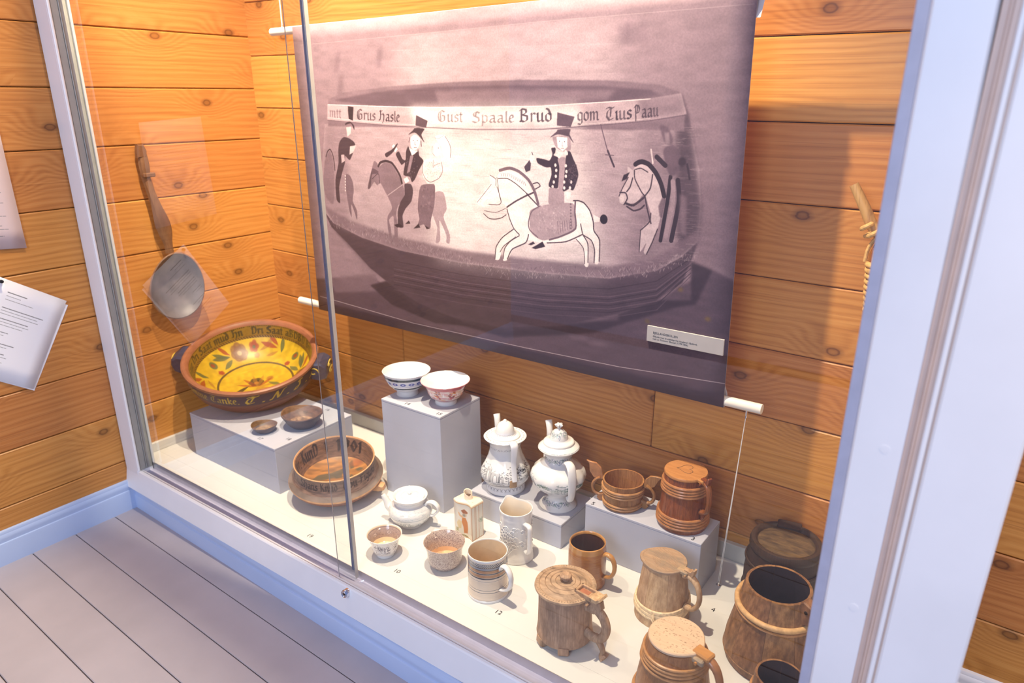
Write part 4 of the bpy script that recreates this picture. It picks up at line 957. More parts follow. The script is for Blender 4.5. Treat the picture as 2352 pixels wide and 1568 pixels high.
def lerpr(pr):
    def f(z):
        for (r_a, z_a), (r_b, z_b) in zip(pr[:-1], pr[1:]):
            if z <= z_b: return lerp(r_a, r_b, (z - z_a) / (z_b - z_a + 1e-9))
        return pr[-1][0]
    return f

# painted motif helpers
def sprig(c, x, y, s, col, rg, n=16, al=.8):
    for q in range(n):
        a = rg.random() * 2 * PI; r_ = s * rg.random() ** .7
        c.dot(x + r_ * math.cos(a), y + .8 * r_ * math.sin(a), s * (.10 + .12 * rg.random()), col, s * .06, al * (.4 + .6 * rg.random()), .6, rg.random() * 3)
    for q in range(n // 2):
        a = rg.random() * 2 * PI; c.line([(x, y), (x + s * .9 * math.cos(a), y + s * .8 * math.sin(a))], 1.1, col, al * .6)
def scene_(c, x, y, w, h, col, rg, build=True):
    """engraved landscape: ground strokes, trees, a ruined building"""
    for q in range(int(w * .5)):
        yy = y + h * (.28 + .2 * rg.random()); xx = x - w / 2 + w * rg.random(); c.line([(xx, yy), (xx + 8 + 14 * rg.random(), yy + rg.random() * 2 - 1)], 1.6, col, .4 + .5 * rg.random())
    for tx in (-.42, -.3, .36, .45):
        for q in range(24): c.dot(x + w * tx + w * .08 * rg.normal(), y - h * .05 + h * .19 * rg.normal(), 4 + 4 * rg.random(), col, 3, .5 + .4 * rg.random())
        c.line([(x + w * tx, y), (x + w * tx + 2, y + h * .38)], 2, col, .7)
    if build:
        for bx, bw, bh in ((-.14, .16, .62), (.06, .2, .45), (.2, .1, .3)):
            X0, X1, Y0, Y1 = x + w * bx - w * bw / 2, x + w * bx + w * bw / 2, y + h * .32 - h * bh, y + h * .32
            for yy in np.arange(Y0, Y1, 4): c.line([(X0, yy), (X1, yy + 1)], 1.3, col, .45)
            c.line([(X0, Y1), (X0, Y0), ((X0 + X1) / 2, Y0 - h * .12), (X1, Y0), (X1, Y1)], 1.6, col, .85)
            c.poly([(X0 + w * bw * .3, Y1), (X0 + w * bw * .3, Y0 + h * .16), ((X0 + X1) / 2, Y0 + h * .06), (X1 - w * bw * .3, Y0 + h * .16), (X1 - w * bw * .3, Y1)], (.93, .92, .92), .8)
            c.line([(X0 + w * bw * .3, Y1), (X0 + w * bw * .3, Y0 + h * .16), ((X0 + X1) / 2, Y0 + h * .06), (X1 - w * bw * .3, Y0 + h * .16), (X1 - w * bw * .3, Y1)], 1.5, col, .9)
WH = (.875, .87, .865)

# ------------------------------------------------------------------ yellow painted ale bowl (tilted towards the visitor)
def tilted(o, n): o.rotation_mode = 'QUATERNION'; o.rotation_quaternion = Vector((0, 0, 1)).rotation_difference(Vector(n))
rg = np.random.default_rng(11)
navy, gold, brick = (.07, .085, .24), (.80, .66, .20), (.60, .30, .18)
c = Cv(2048, 128, navy)
c.line([(0, 6), (2048, 6)], 4, (.35, .22, .14)); c.line([(0, 122), (2048, 122)], 4, (.35, .2, .14))
pen(c, 'Samme Tanke.', 610, 92, 52, gold, 330, .8, .15, 0, 1, None, rg)
x = 955
for ch in ('T', '.', 'N', '.', 'J', '.', 'N', '.', 'T'):
    pen(c, ch, x, 98, 58, gold, None, 1, .16, .25, 1.0); x += 40 if ch == '.' else 84
pen(c, 'mun Dri Saat nboud mit Hn', 40, 84, 42, gold, 560, .75, .15, 0, 1, None, rg); pen(c, 'Drui San hrit', 1560, 84, 42, gold, 440, .75, .15, 0, 1, None, rg)
im_band = c.image('bowl_outer_band')
yel = (.70, .575, .12)
c = Cv(2048, 128, (.50, .38, .09))
for i in range(128): X = i * 16; c.line([(X, 110), (X + 9, 124)], 6, (.16, .10, .05), .9)
c.line([(0, 103), (2048, 103)], 3, (.25, .16, .06), .8)
for i in range(170): c.dot(i * 12, 8, 4, (.22, .12, .05), 4)
ol = (.22, .20, .09)
pen(c, 'Dri Saat aBDBD Bnt Cn ud ulh Orumi Sju Drui San hrit nboud Gaue Dri Saat mud Hn', 18, 88, 50, ol, 2000, .85, .2, 0, 1, None, rg)
im_in = c.image('bowl_inner_band', True)
PXF = 760; RF = .212
c = Cv(PXF, PXF, yel); sc = PXF / (2 * RF)
nz = vnoise(PXF, PXF, 30, rg); c.a *= (1 + (nz - .5) * .16)[..., None]
def fpt(e1, e2): return (PXF / 2 + e1 * sc, PXF / 2 - e2 * sc)
def blob(e1, e2, r, col, al=.9, petals=0):
    X, Y = fpt(e1, e2)
    if petals:
        for q in range(petals):
            a = 2 * PI * q / petals; c.dot(X + r * sc * .6 * math.cos(a), Y + r * sc * .6 * math.sin(a), r * sc * .5, col, None, al * .85, 2)
    c.dot(X, Y, r * sc * .75, col, None, al, 2)
def leaf(e1, e2, l, w, ang, col, al=.9):
    X, Y = fpt(e1, e2); pts = []
    for t in np.linspace(0, 1, 9): pts.append((t * l, w * math.sin(PI * t) + .25 * l * t * t))
    for t in np.linspace(1, 0, 9): pts.append((t * l, -w * .5 * math.sin(PI * t) + .25 * l * t * t))
    c.poly([(X + sc * (p * math.cos(ang) - q * math.sin(ang)), Y - sc * (p * math.sin(ang) + q * math.cos(ang))) for p, q in pts], col, al, 1)
gr, rd, br, tan = (.27, .31, .20), (.52, .20, .09), (.40, .24, .12), (.58, .40, .14)
ring = [fpt(.137 * math.cos(t), -.02 + .137 * math.sin(t)) for t in np.linspace(0, 2 * PI, 90)]
c.line(ring, 13, (.29, .23, .11), .9, 2)
for ang_ in np.linspace(0, 2 * PI, 4)[:-1]:          # the wreath repeats round the bowl
    cs, sn = math.cos(ang_), math.sin(ang_)
    R_ = lambda e1, e2: (e1 * cs - e2 * sn, e1 * sn + e2 * cs)
    g = [('b', -.046, .165, .030, br, 7), ('b', -.046, .165, .012, (.60, .52, .35), 0), ('b', .012, .182, .018, rd, 5), ('b', .012, .182, .008, gr, 0), ('b', .018, .150, .011, tan, 5), ('b', -.145, .100, .019, gr, 0), ('b', -.147, .1, .010, rd, 0), ('b', -.120, .075, .011, rd, 5)]
    for _, e1, e2, r, col, pt in g: blob(*R_(e1, e2), r, col, .85, pt)
    for e1, e2, l, w, a_, col in ((-.08, .150, .07, .012, 3.3, gr), (-.085, .145, .06, .010, 3.0, gr), (-.075, .14, .055, .012, 3.9, gr), (-.08, .155, .05, .009, 2.6, rd), (.03, .165, .07, .010, .1, tan), (.10, .150, .07, .010, 2.3, rd), (.105, .155, .06, .009, 1.9, rd), (.05, .14, .05, .008, -.3, tan), (.11, .125, .05, .012, .9, gr)):
        leaf(*R_(e1, e2), l, w, a_ + ang_, col, .8)
blob(0, .0, .026, (.20, .15, .08), .95, 6); blob(0, -.004, .013, (.62, .36, .15), .9); blob(-.02, 0, .012, gr, .8); blob(.052, .01, .014, tan, .8, 6)
for a_ in np.linspace(-.6, 3.7, 9): leaf(.0, -.03, .075, .010, a_ - PI / 2 + .4, rd if int(a_ * 10) % 2 else tan, .6)
leaf(-.10, -.07, .09, .012, .4, (.2, .17, .08), .9); leaf(.09, -.05, .06, .012, 2.2, gr, .7)
for q in range(240):
    e1, e2 = .19 * rg.normal() * .6, .19 * rg.normal() * .6; c.dot(*fpt(e1, e2), 3 + 5 * rg.random(), (.72, .56, .13), 3, .4, 1.5)
im_fl = c.image('bowl_floor_painting')
M['yband'] = printed('bowl_band_paint', im_band, .42, .4, 0, .18, .1); M['yin'] = printed('bowl_inner_band_paint', im_in, .42, .4, 0, .2, .1); M['yfl'] = printed('bowl_floor_paint', im_fl, .36, .45, 0, .08, .06)
M['ybrick'] = plain('brick_red_worn_paint', (.125, .036, .030), .42, .4, var=.16, scale=22, bump=.08)
M['yrim'] = plain('worn_rim_paint', (.25, .095, .05), .42, .4, var=.14, scale=30, bump=.1)
nY = Vector((.207, -.189, 1)).normalized(); cY = Vector((.143, .372, .350)); Hd = .150
o = vessel('ale_bowl', *(cY - nY * Hd), 'large shallow ale bowl painted yellow inside with flowers, lettered navy band outside', 'bowl'); tilted(o, nY)
prof = [(0, 0), (.105, 0), (.150, .004), (.193, .024), (.222, .056), (.234, .086), (.2385, .104), (.2410, .134), (.2435, .137), (.2475, .142), (.2465, .149), (.241, .152), (.232, .151), (.2265, .146), (.221, .138), (.213, .098), (.206, .088), (.185, .062), (.15, .037), (.10, .020), (0, .015)]
b = MB(); az = camaz(cY.x, cY.y)
lathe(b, prof, 88, az - PI, [(0, 5, 1), (5, 7, 2), (7, 14, 3), (14, 16, 4), (16, 20, 5, 'planar', RF)])
b.build('body', [M['ybrick'], M['ybrick'], M['yband'], M['yrim'], M['yin'], M['yfl']], o, True, 30)
M['navy'] = plain('navy_handle_paint', (.022, .03, .07), .4, .4, var=.3, scale=30); M['gold'] = plain('gold_scroll_paint', (.62, .42, .07), .45, .4, var=.15)
for sgn, ha in ((1, az + D(68)), (-1, az - D(112))):
    hb = MB(); Mh = RZ(ha) @ T(.236, 0, .102)
    poly = [(-.01, -.028), (.022, -.034), (.050, -.022), (.058, .006), (.052, .032), (.03, .046), (-.004, .040)]
    prism(hb, [(p, q * 1.0) for p, q in poly], -.042, .042, Mh, 0, .006); h_ = hb.build('handle', M['navy'], o, True, 40)
    gs = MB()
    for zc, xx in ((-.004, .0595), (.022, .056)):
        pts = [Vector((xx, .026 * math.cos(t) * (1 - t / 9), zc + .012 * math.sin(t) * (1 - t / 9))) for t in np.linspace(0, 5.4, 18)]; tube(gs, pts, .0022, 6, None, 0, Mh)
    gs.build('scroll', M['gold'], h_)
    gs = MB(); tube(gs, [Vector((.005 + .02 * math.cos(t) * (1 - t / 9), -.0425, .008 + .02 * math.sin(t) * (1 - t / 9))) for t in np.linspace(0, 5.4, 18)], .0022, 6, None, 0, Mh); gs.build('scroll', M['gold'], h_)

# ------------------------------------------------------------------ two little wooden cups on the low plinth
def oval(k, lip, laz):
    def f(r, z, th):
        d = math.cos(th - laz); return r * (1 + k * math.cos(2 * (th - laz)) + lip * max(0, d) ** 6 * (z / .05)), z + .10 * r * max(0, abs(d)) ** 4 * (1 if z > .015 else 0)
    return f
o = vessel('wooden_cup', .415, .213, .1685, 'smallest wooden cup, a shallow brown dish on the low wide plinth', 'cup', 'small turned wooden cups')
turned(o, 'body', [(0, 0), (.024, 0), (.0275, .003), (.036, .012), (.0425, .022), (.0435, .0245), (.0405, .0245), (.037, .016), (.030, .0085), (.02, .006), (0, .0045)], [M['cupwood'], M['cupinner'], M['cupshade']], .415, .213, [(4, 8, 2), (8, 10, 1, 'planar', .05)], 48, 1, oval(.03, .05, D(20)))
o = vessel('wooden_cup', .489, .318, .1685, 'larger dark wooden cup with pale worn inside, next to the ale bowl', 'cup', 'small turned wooden cups')
turned(o, 'body', [(0, 0), (.034, 0), (.040, .003), (.054, .018), (.066, .038), (.0705, .047), (.0695, .050), (.0655, .049), (.058, .036), (.042, .018), (.036, .016), (.030, .0125), (0, .011)], [M['cupwood'], M['cupinner'], M['cupshade']], .489, .318, [(5, 9, 2), (9, 12, 1, 'planar', .06)], 56, 1, oval(.035, .06, D(15)))

# ------------------------------------------------------------------ flanged ale bowl on the floor
c = Cv(1536, 128, (.46, .36, .31)); blk = (.13, .09, .09)
nz = vnoise(128, 1536, 4, rg, 6); c.a *= (1 + (nz - .5) * .5)[..., None]
pen(c, 'SHans Knud', 520, 82, 46, blk, 250, .85, .17, 0, 1, None, rg)
pen(c, 'Tou Figuns', 800, 82, 46, blk, 270, .85, .17, 0, 1, None, rg); pen(c, 'Hans Knud Fiun', 60, 92, 50, blk, 380, .8, .17, 0, 1, None, rg)
im_b2 = c.image('flanged_bowl_band')
c = Cv(1536, 128, (.47, .34, .26)); nz = vnoise(128, 1536, 4, rg, 7); c.a *= (1 + (nz - .5) * .4)[..., None]
pen(c, 'Mr.', 1160, 88, 50, blk, 90, .8, .18, 0, 1, None, rg); pen(c, 'KunD', 1280, 90, 54, blk, 150, .95, .2, 0, 1, None, rg); pen(c, '1', 1475, 90, 54, blk, 28, .95, .2, 0, 1, None, rg); pen(c, '1901', 20, 90, 54, blk, 200, .95, .18, 0, 1, None, rg); pen(c, 'Hans Fiuns', 500, 86, 46, blk, 260, .75, .17, 0, 1, None, rg)
im_b2i = c.image('flanged_bowl_inside', True)
c = Cv(512, 512, (.60, .40, .20)); nz = vnoise(512, 512, 8, rg, 3); c.a *= (1 + (nz - .5) * .45)[..., None]; olive = (.30, .28, .22)
for pts in ([(60, 250), (120, 190), (220, 180), (300, 150), (350, 120), (330, 190), (250, 240), (140, 260)], [(50, 330), (120, 300), (230, 320), (330, 290), (370, 230), (390, 300), (340, 370), (240, 390), (170, 370), (190, 430), (140, 450), (90, 410)], [(360, 90), (390, 70), (395, 160), (365, 170)], [(400, 180), (440, 165), (465, 195), (420, 210)], [(240, 200), (300, 205), (295, 255), (245, 255)]): c.poly(pts, olive, .85, 4)
c.poly([(400, 230), (460, 225), (470, 300), (410, 320)], (.66, .45, .18), .7, 4); c.line([(180, 480), (270, 420), (330, 410)], 10, (.7, .46, .2), .6, 3); c.dot(420, 110, 60, (.55, .25, .12), 40, .5, 12)
im_b2f = c.image('flanged_bowl_floor')
M['b2band'] = printed('flanged_band_paint', im_b2, .5, .35, 0, .2, .12); M['b2in'] = printed('flanged_inside_paint', im_b2i, .5, .35, 0, .2, .1); M['b2fl'] = printed('flanged_floor_paint', im_b2f, .42, .4, 0, .15, .08)
M['b2red'] = plain('flanged_red_wood', (.20, .075, .04), .45, .4, var=.2, scale=20); M['b2fla'] = plain('flange_worn_paint', (.17, .125, .10), .48, .4, var=.4, scale=14); M['b2rim'] = plain('flange_worn_edge', (.56, .30, .14), .5, .4, var=.2, scale=40)
nB = Vector((.093, -.096, 1)).normalized(); cB = Vector((.717, .259, .139))
o = vessel('ale_bowl', *(cB - nB * .1215), 'brown flanged ale bowl with black lettering, standing on the showcase floor', 'bowl'); tilted(o, nB)
prof = [(0, 0), (.070, 0), (.083, .003), (.122, .014), (.146, .034), (.1545, .0465), (.1565, .0505), (.1558, .0535), (.1515, .0565), (.1425, .0635), (.1355, .072), (.1315, .083), (.1318, .1095), (.1330, .1128), (.1300, .1138), (.1275, .110), (.1235, .082), (.118, .060), (.110, .046), (.09, .038), (0, .034)]
b = MB(); azb = camaz(cB.x, cB.y); prof = [(r_ * .985, z_ * 1.075) for r_, z_ in prof]
lathe(b, prof, 80, azb - PI, [(0, 5, 1), (5, 7, 3), (7, 9, 2), (9, 12, 4), (12, 15, 3), (15, 18, 5), (18, 20, 6, 'planar', .112)])
b.build('body', [M['b2red'], M['b2red'], M['b2fla'], M['b2rim'], M['b2band'], M['b2in'], M['b2fl']], o, True, 30)
for ha in (azb + D(62),):
    hb = MB(); prism(hb, [(.10, -.004), (.150, -.006), (.170, .002), (.168, .016), (.15, .022), (.10, .016)], -.014, .014, RZ(ha) @ T(0, 0, .024), 0, .004); hb.build('handle', M['b2rim'], o)

# ------------------------------------------------------------------ two footed china bowls on the tall plinth
c = Cv(1024, 256, WH); rg = np.random.default_rng(21)
for y, w in ((50, 34), (196, 34)): c.line([(0, y), (1024, y)], w, (.06, .12, .08), 1, 1.5)
bl_ = (.20, .24, .58)
for i in range(16):
    X = i * 64 + 32
    for q in range(7): a_ = q * .9; c.dot(X + 13 * math.cos(a_), 112 + 15 * math.sin(a_), 11, bl_, 9, .8, 1.2)
    c.dot(X, 112, 7, (.9, .9, .95), 7); sprig(c, X + 30, 122, 22, bl_, rg, 9, .7)
c.line([(X_, 146 + 6 * math.sin(X_ / 16)) for X_ in range(0, 1025, 8)], 4, bl_, .7)
M['b14'] = printed('green_banded_print', c.image('green_banded_bowl'), .12, .5, .3)
o = vessel('footed_bowl', .869, .461, .336, 'white footed china bowl with dark green bands and blue flowers', 'bowl', 'footed china bowls on the tall plinth')
turned(o, 'body', [(0, .003), (.030, .003), (.033, 0), (.0365, 0), (.0375, .003), (.0345, .013), (.036, .018), (.048, .025), (.063, .042), (.072, .062), (.0775, .080), (.0785, .0825), (.0772, .0828), (.0755, .080), (.070, .063), (.060, .044), (.045, .030), (.02, .023), (0, .0225)], [M['china'], M['b14']], .869, .461, [(7, 11, 1)], 72)
c = Cv(1024, 256, (.90, .84, .82)); pk, orr, pu = (.70, .26, .30), (.80, .42, .12), (.40, .12, .20)
c.poly([(0, 0), (1024, 0), (1024, 50), (0, 56)], pk, .85, 6)
for q in range(150): c.dot(1024 * rg.random(), 60 + 170 * rg.random(), 26, ((.80, .45, .47), (.86, .58, .42), (.85, .62, .62))[int(rg.random() * 3)], 11, .55, 4)
for i in range(8):
    X = i * 128 + 30
    for q in range(26): c.dot(X + 50 * rg.random(), 60 + 110 * rg.random(), 5 + 12 * rg.random(), (pk, orr, pu)[int(rg.random() * 3)], 4 + 5 * rg.random(), .75, 2, rg.random())
    c.poly([(X + 72, 130), (X + 78, 70), (X + 84, 130)], (.96, .93, .9), .8); c.line([(X + 60, 150), (X + 120, 152)], 9, pu, .6, 3)
for q in range(110): X = 1024 * rg.random(); c.line([(X, 190 + 40 * rg.random()), (X + 50, 192 + 40 * rg.random())], 5, pk, .5, 3)
c.line([(0, 216), (1024, 216)], 16, pk, .5, 6)
M['b15'] = printed('pink_lustre_print', c.image('pink_lustre_bowl'), .14, .5, .3); M['pinkrim'] = plain('pink_rim_glaze', (.70, .30, .33), .15, .5)
o = vessel('footed_bowl', 1.022, .478, .336, 'white footed china bowl with pink lustre landscape and pink rim', 'bowl', 'footed china bowls on the tall plinth')
turned(o, 'body', [(0, .003), (.028, .003), (.031, 0), (.0345, 0), (.036, .004), (.0335, .012), (.037, .017), (.050, .026), (.0575, .038), (.0605, .050), (.067, .062), (.0775, .0755), (.0787, .0775), (.0775, .0785), (.0755, .0765), (.065, .0635), (.058, .050), (.052, .036), (.03, .024), (0, .0215)], [M['china'], M['b15'], M['pinkrim']], 1.022, .478, [(5, 11, 1), (11, 13, 2)], 72)

# ------------------------------------------------------------------ white coffee pots
def ribs(k, a, z0, z1, rot=0):
    def f(r, z, th):
        w_ = max(0, min(1, (z - z0) / .02)) * max(0, min(1, (z1 - z) / .02)); return r * (1 - a * w_ * abs(math.sin(k * (th - rot) / 2)) ** 3 + a * .4 * w_), z
    return f
rg = np.random.default_rng(31)
ink1 = (.05, .06, .11)
c = Cv(1024, 512, WH)      # body of the black-printed pot: v from shoulder of foot to collar
scene_(c, 420, 330, 300, 240, ink1, rg); scene_(c, 655, 300, 150, 220, ink1, rg, False); sprig(c, 660, 290, 50, ink1, rg, 50); scene_(c, 120, 320, 260, 230, ink1, rg); scene_(c, 900, 320, 240, 230, ink1, rg)
for i in range(44): sprig(c, i * 24, 24 + 8 * rg.random(), 20, ink1, rg, 7, .8)
c.poly([(270, 470), (560, 440), (560, 470), (300, 490)], ink1, .5, 6)
M['pot1'] = printed('black_print_body', c.image('black_print_body'), .12, .5, .3)
c = Cv(1024, 128, (.86, .86, .88))
for i in range(30): c.line([(i * 34 + 17 + 15 * math.cos(t), 70 + 30 * math.sin(t)) for t in np.linspace(PI, 2 * PI, 9)], 3, ink1, .8); sprig(c, i * 34, 80, 14, ink1, rg, 8)
M['pot1b'] = printed('black_print_border', c.image('black_print_border'), .12, .5, .3)
o = vessel('coffee_pot', 1.229, .515, .082, 'tall white coffee pot with black castle print and broken chipped handle', 'coffee pot', 'white coffee pots on the low plinth')
pr = [(0, .002), (.055, .002), (.058, 0), (.062, .002), (.0628, .006), (.0615, .016), (.0605, .024), (.066, .031), (.0755, .044), (.0788, .056), (.0745, .076), (.062, .098), (.0525, .12), (.0478, .142), (.0495, .158), (.0575, .171), (.0660, .178), (.0668, .1805), (.064, .1825), (.056, .1815), (.050, .1805), (.045, .180), (.040, .172)]
turned(o, 'body', pr, [M['china'], M['pot1b'], M['pot1'], M['pot1b']], 1.229, .515, [(4, 7, 1), (7, 14, 2), (17, 20, 3)], 72, 1, ribs(8, .05, .035, .15))
turned(o, 'lid', [(.043, .178), (.046, .1795), (.0465, .1845), (.042, .1875), (.034, .1885), (.0295, .1915), (.0285, .200), (.0265, .211), (.0205, .2215), (.012, .2275), (.0065, .2295), (.0055, .233), (.003, .2355), (0, .236)], [M['china'], M['pot1b']], 1.229, .515, [(3, 6, 1)], 48)
az = camaz(1.229, .515)
h_ = handle(o, az + D(20), [(.056, .178), (.068, .187), (.081, .180), (.080, .155), (.074, .120), (.078, .085), (.084, .062)], [(.011, .0055), (.0125, .0045), (.012, .0045), (.0105, .0045), (.0095, .004), (.009, .004), (.0085, .0035)], M['pot1b'], 'handle')
M['chip'] = plain('bare_clay_chip', (.36, .23, .13), .85, .2, var=.25, scale=60, bump=.6, bscale=120)
b = MB(); dv = RZ(az + D(17)) @ T(.0785, 0, .052); prism(b, [(-.004, -.012), (.002, -.012), (.0035, 0), (.001, .012), (-.004, .013)], -.011, .011, dv, 0, .002); b.build('handle_stump', M['chip'], o, True, 30, 'rough brown scar where the lower handle broke off')
def spout(o, az, pts, rad, mat, name='spout'): return handle(o, az, pts, rad, mat, name, 14, 5)
spout(o, az + D(196), [(.060, .075), (.088, .090), (.094, .13), (.086, .165), (.090, .198), (.097, .212)], [(.016, .016), (.014, .014), (.0105, .0105), (.0095, .0095), (.0105, .0105), (.0115, .009)], M['china'])

ink2 = (.10, .24, .27)
c = Cv(1024, 512, WH)
for X in (110, 360, 600, 860): scene_(c, X + 60, 260, 250, 260, ink2, rg, False); sprig(c, X + 60, 240, 46, (.12, .30, .27), rg, 60, .95)
for q in range(26): c.line([(470 + 4 * q, 330 - q), (474 + 4 * q, 250 - 30 * rg.random())], 1.4, (.3, .45, .42), .6)
for q in range(60): sprig(c, 1024 * rg.random(), 150 + 200 * rg.random(), 12, (.45, .55, .55), rg, 4, .4)
M['pot2'] = printed('green_print_body', c.image('green_print_body'), .12, .5, .3)
c = Cv(1024, 128, WH)
for i in range(26): sprig(c, i * 40, 64 + 14 * math.sin(i * 2.1), 38, (.10, .18, .36) if i % 2 else (.16, .33, .30), rg, 20, .95)
M['pot2b'] = printed('green_print_border', c.image('green_print_border'), .12, .5, .3)
o = vessel('coffee_pot', 1.419, .526, .082, 'white pear-shaped coffee pot with green floral print and flower knob', 'coffee pot', 'white coffee pots on the low plinth')
pr = [(0, .002), (.05, .002), (.053, 0), (.0565, .001), (.0572, .004), (.052, .009), (.042, .016), (.033, .023), (.0305, .031), (.033, .039), (.045, .051), (.066, .069), (.080, .088), (.0832, .104), (.078, .121), (.062, .137), (.045, .148), (.0395, .156), (.0408, .168), (.047, .179), (.056, .188), (.0605, .192), (.0618, .1945), (.0605, .197), (.0585, .1985), (.0495, .2065), (.0475, .2075), (.043, .205)]
turned(o, 'body', pr, [M['china'], M['pot2b'], M['pot2']], 1.419, .526, [(5, 8, 1), (10, 15, 2), (16, 19, 1), (22, 24, 1)], 72, 1, ribs(10, .045, .055, .15))
l_ = turned(o, 'lid', [(.043, .205), (.0465, .2070), (.0470, .2105), (.0455, .2140), (.041, .2165), (.031, .2180), (.0275, .221), (.0262, .231), (.022, .2410), (.013, .2485), (.006, .2515), (.004, .2535), (0, .254)], [M['china'], M['pot2b']], 1.419, .526, [(6, 10, 1)], 48)
b = MB(); lathe(b, [(0, .2525), (.004, .2535), (.0045, .257), (.009, .2615), (.0105, .266), (.008, .2685), (.004, .269), (0, .2675)], 40, 0, None, lambda r, z, th: (r * (1 + .28 * math.cos(5 * th) * (1 if z > .256 else 0)), z)); b.build('knob', M['china'], l_)
az = camaz(1.419, .526)
handle(o, az + D(26), [(.046, .160), (.062, .171), (.082, .165), (.092, .140), (.093, .110), (.090, .080), (.082, .056), (.066, .060)], [(.011, .006), (.0125, .005), (.0135, .005), (.0135, .0048), (.013, .0045), (.0115, .0045), (.0095, .0045), (.007, .004)], M['china'], 'handle')
spout(o, az + D(200), [(.066, .075), (.096, .092), (.102, .13), (.088, .17), (.082, .20), (.088, .228), (.094, .238)], [(.018, .018), (.015, .015), (.011, .011), (.010, .010), (.0095, .0095), (.0105, .0105), (.0115, .008)], M['china'])

# squat teapot
c = Cv(1024, 512, WH)
for X in (130, 500, 860): scene_(c, X + 20, 330, 320, 190, (.10, .22, .30), rg)
for q in range(420): sprig(c, 1024 * rg.random(), 30 + 170 * rg.random(), 15, (.34, .48, .56), rg, 5, .6)
c.line([(0, 222), (1024, 222)], 5, (.3, .44, .52), .7)
M['tea'] = printed('blue_scene_print', c.image('blue_scene_print', False), .12, .5, .3)
c = Cv(1024, 128, WH)
for i in range(30): sprig(c, i * 35, 64, 26, (.38, .52, .60), rg, 10, .7)
M['teab'] = printed('blue_border_print', c.image('blue_border_print'), .12, .5, .3)
o = vessel('teapot', 1.037, .278, 0, 'small squat white teapot with pale blue landscape print', 'teapot')
turned(o, 'body', [(0, .002), (.030, .002), (.032, 0), (.0352, .001), (.036, .005), (.0358, .009), (.049, .017), (.061, .030), (.0672, .045), (.0680, .055), (.0640, .065), (.0560, .0725), (.0485, .0765), (.0465, .080), (.0475, .086), (.0510, .0935), (.0545, .0995), (.0548, .1020), (.0525, .1030), (.0480, .1000), (.0445, .0945), (.040, .085)], [M['china'], M['tea'], M['teab']], 1.037, .278, [(5, 12, 1), (13, 17, 2), (17, 20, 2)], 72)
l_ = turned(o, 'lid', [(.040, .090), (.0440, .0945), (.0435, .0965), (.036, .0985), (.022, .1015), (.010, .1035), (.0050, .1055), (.0060, .1085), (.004, .1110), (0, .1115)], [M['china'], M['teab']], 1.037, .278, [(2, 5, 1)], 48)
az = camaz(1.037, .278)
handle(o, az + D(64), [(.052, .076), (.062, .086), (.078, .088), (.092, .076), (.093, .062), (.084, .050), (.076, .042), (.064, .040)], [(.0075, .005), (.008, .0048), (.009, .005), (.0095, .005), (.0075, .0045), (.0065, .004), (.006, .004), (.006, .004)], M['teab'])
spout(o, az + D(244), [(.056, .042), (.072, .052), (.080, .068), (.088, .082), (.092, .088)], [(.018, .018), (.0145, .0145), (.0105, .0105), (.0085, .0085), (.0075, .006)], M['china'])

# ------------------------------------------------------------------ cups
pur = (.14, .10, .17)
c = Cv(1024, 256, (.90, .875, .85))
for X in (30, 400, 640, 900): scene_(c, X + 70, 130, 190, 210, pur, rg); sprig(c, X + 70, 120, 50, pur, rg, 40, .7)
M['c10'] = printed('mulberry_cup_print', c.image('mulberry_cup_print'), .13, .5, .3)
c = Cv(1024, 200, (.66, .57, .53))
for q in range(300): sprig(c, 1024 * rg.random(), 40 + 160 * rg.random(), 18, (.30, .22, .23), rg, 6, .6)
for X in (60, 230, 400, 560, 740, 900): c.dot(X, 120, 34, (.80, .72, .68), 34, .9, 2); c.line([(X + 30 * math.cos(t), 120 + 30 * math.sin(t)) for t in np.linspace(0, 2 * PI, 20)], 4, (.22, .16, .18), .8); sprig(c, X, 120, 20, (.18, .13, .15), rg, 22, .9)
c.line([(0, 30), (1024, 30)], 6, (.3, .24, .24), .8); c.line([(0, 8), (1024, 8)], 14, (.88, .78, .66))
M['c10i'] = printed('mulberry_cup_inside', c.image('mulberry_cup_inside', True), .13, .5, .3)
M['creamin'] = plain('warm_cream_glaze', (.82, .64, .42), .12, .5, coat=.3, var=.03)
o = vessel('tea_cup', 1.086, .119, 0, 'small flared cup with black floral print inside and out', 'cup')
turned(o, 'body', [(0, .002), (.021, .002), (.023, 0), (.0265, .001), (.0268, .005), (.0255, .008), (.0335, .014), (.0378, .026), (.0395, .040), (.0435, .054), (.0510, .0660), (.0516, .0678), (.0505, .0686), (.0488, .0668), (.0410, .053), (.0375, .042), (.0365, .033), (.033, .020), (.02, .012), (0, .011)], [M['china'], M['c10'], M['c10i'], M['creamin']], 1.086, .119, [(6, 10, 1), (13, 16, 2), (16, 19, 3)], 64)
handle(o, camaz(1.086, .119) + D(196), [(.043, .056), (.056, .062), (.060, .048), (.052, .03), (.038, .026)], (.004, .0028), M['china'])
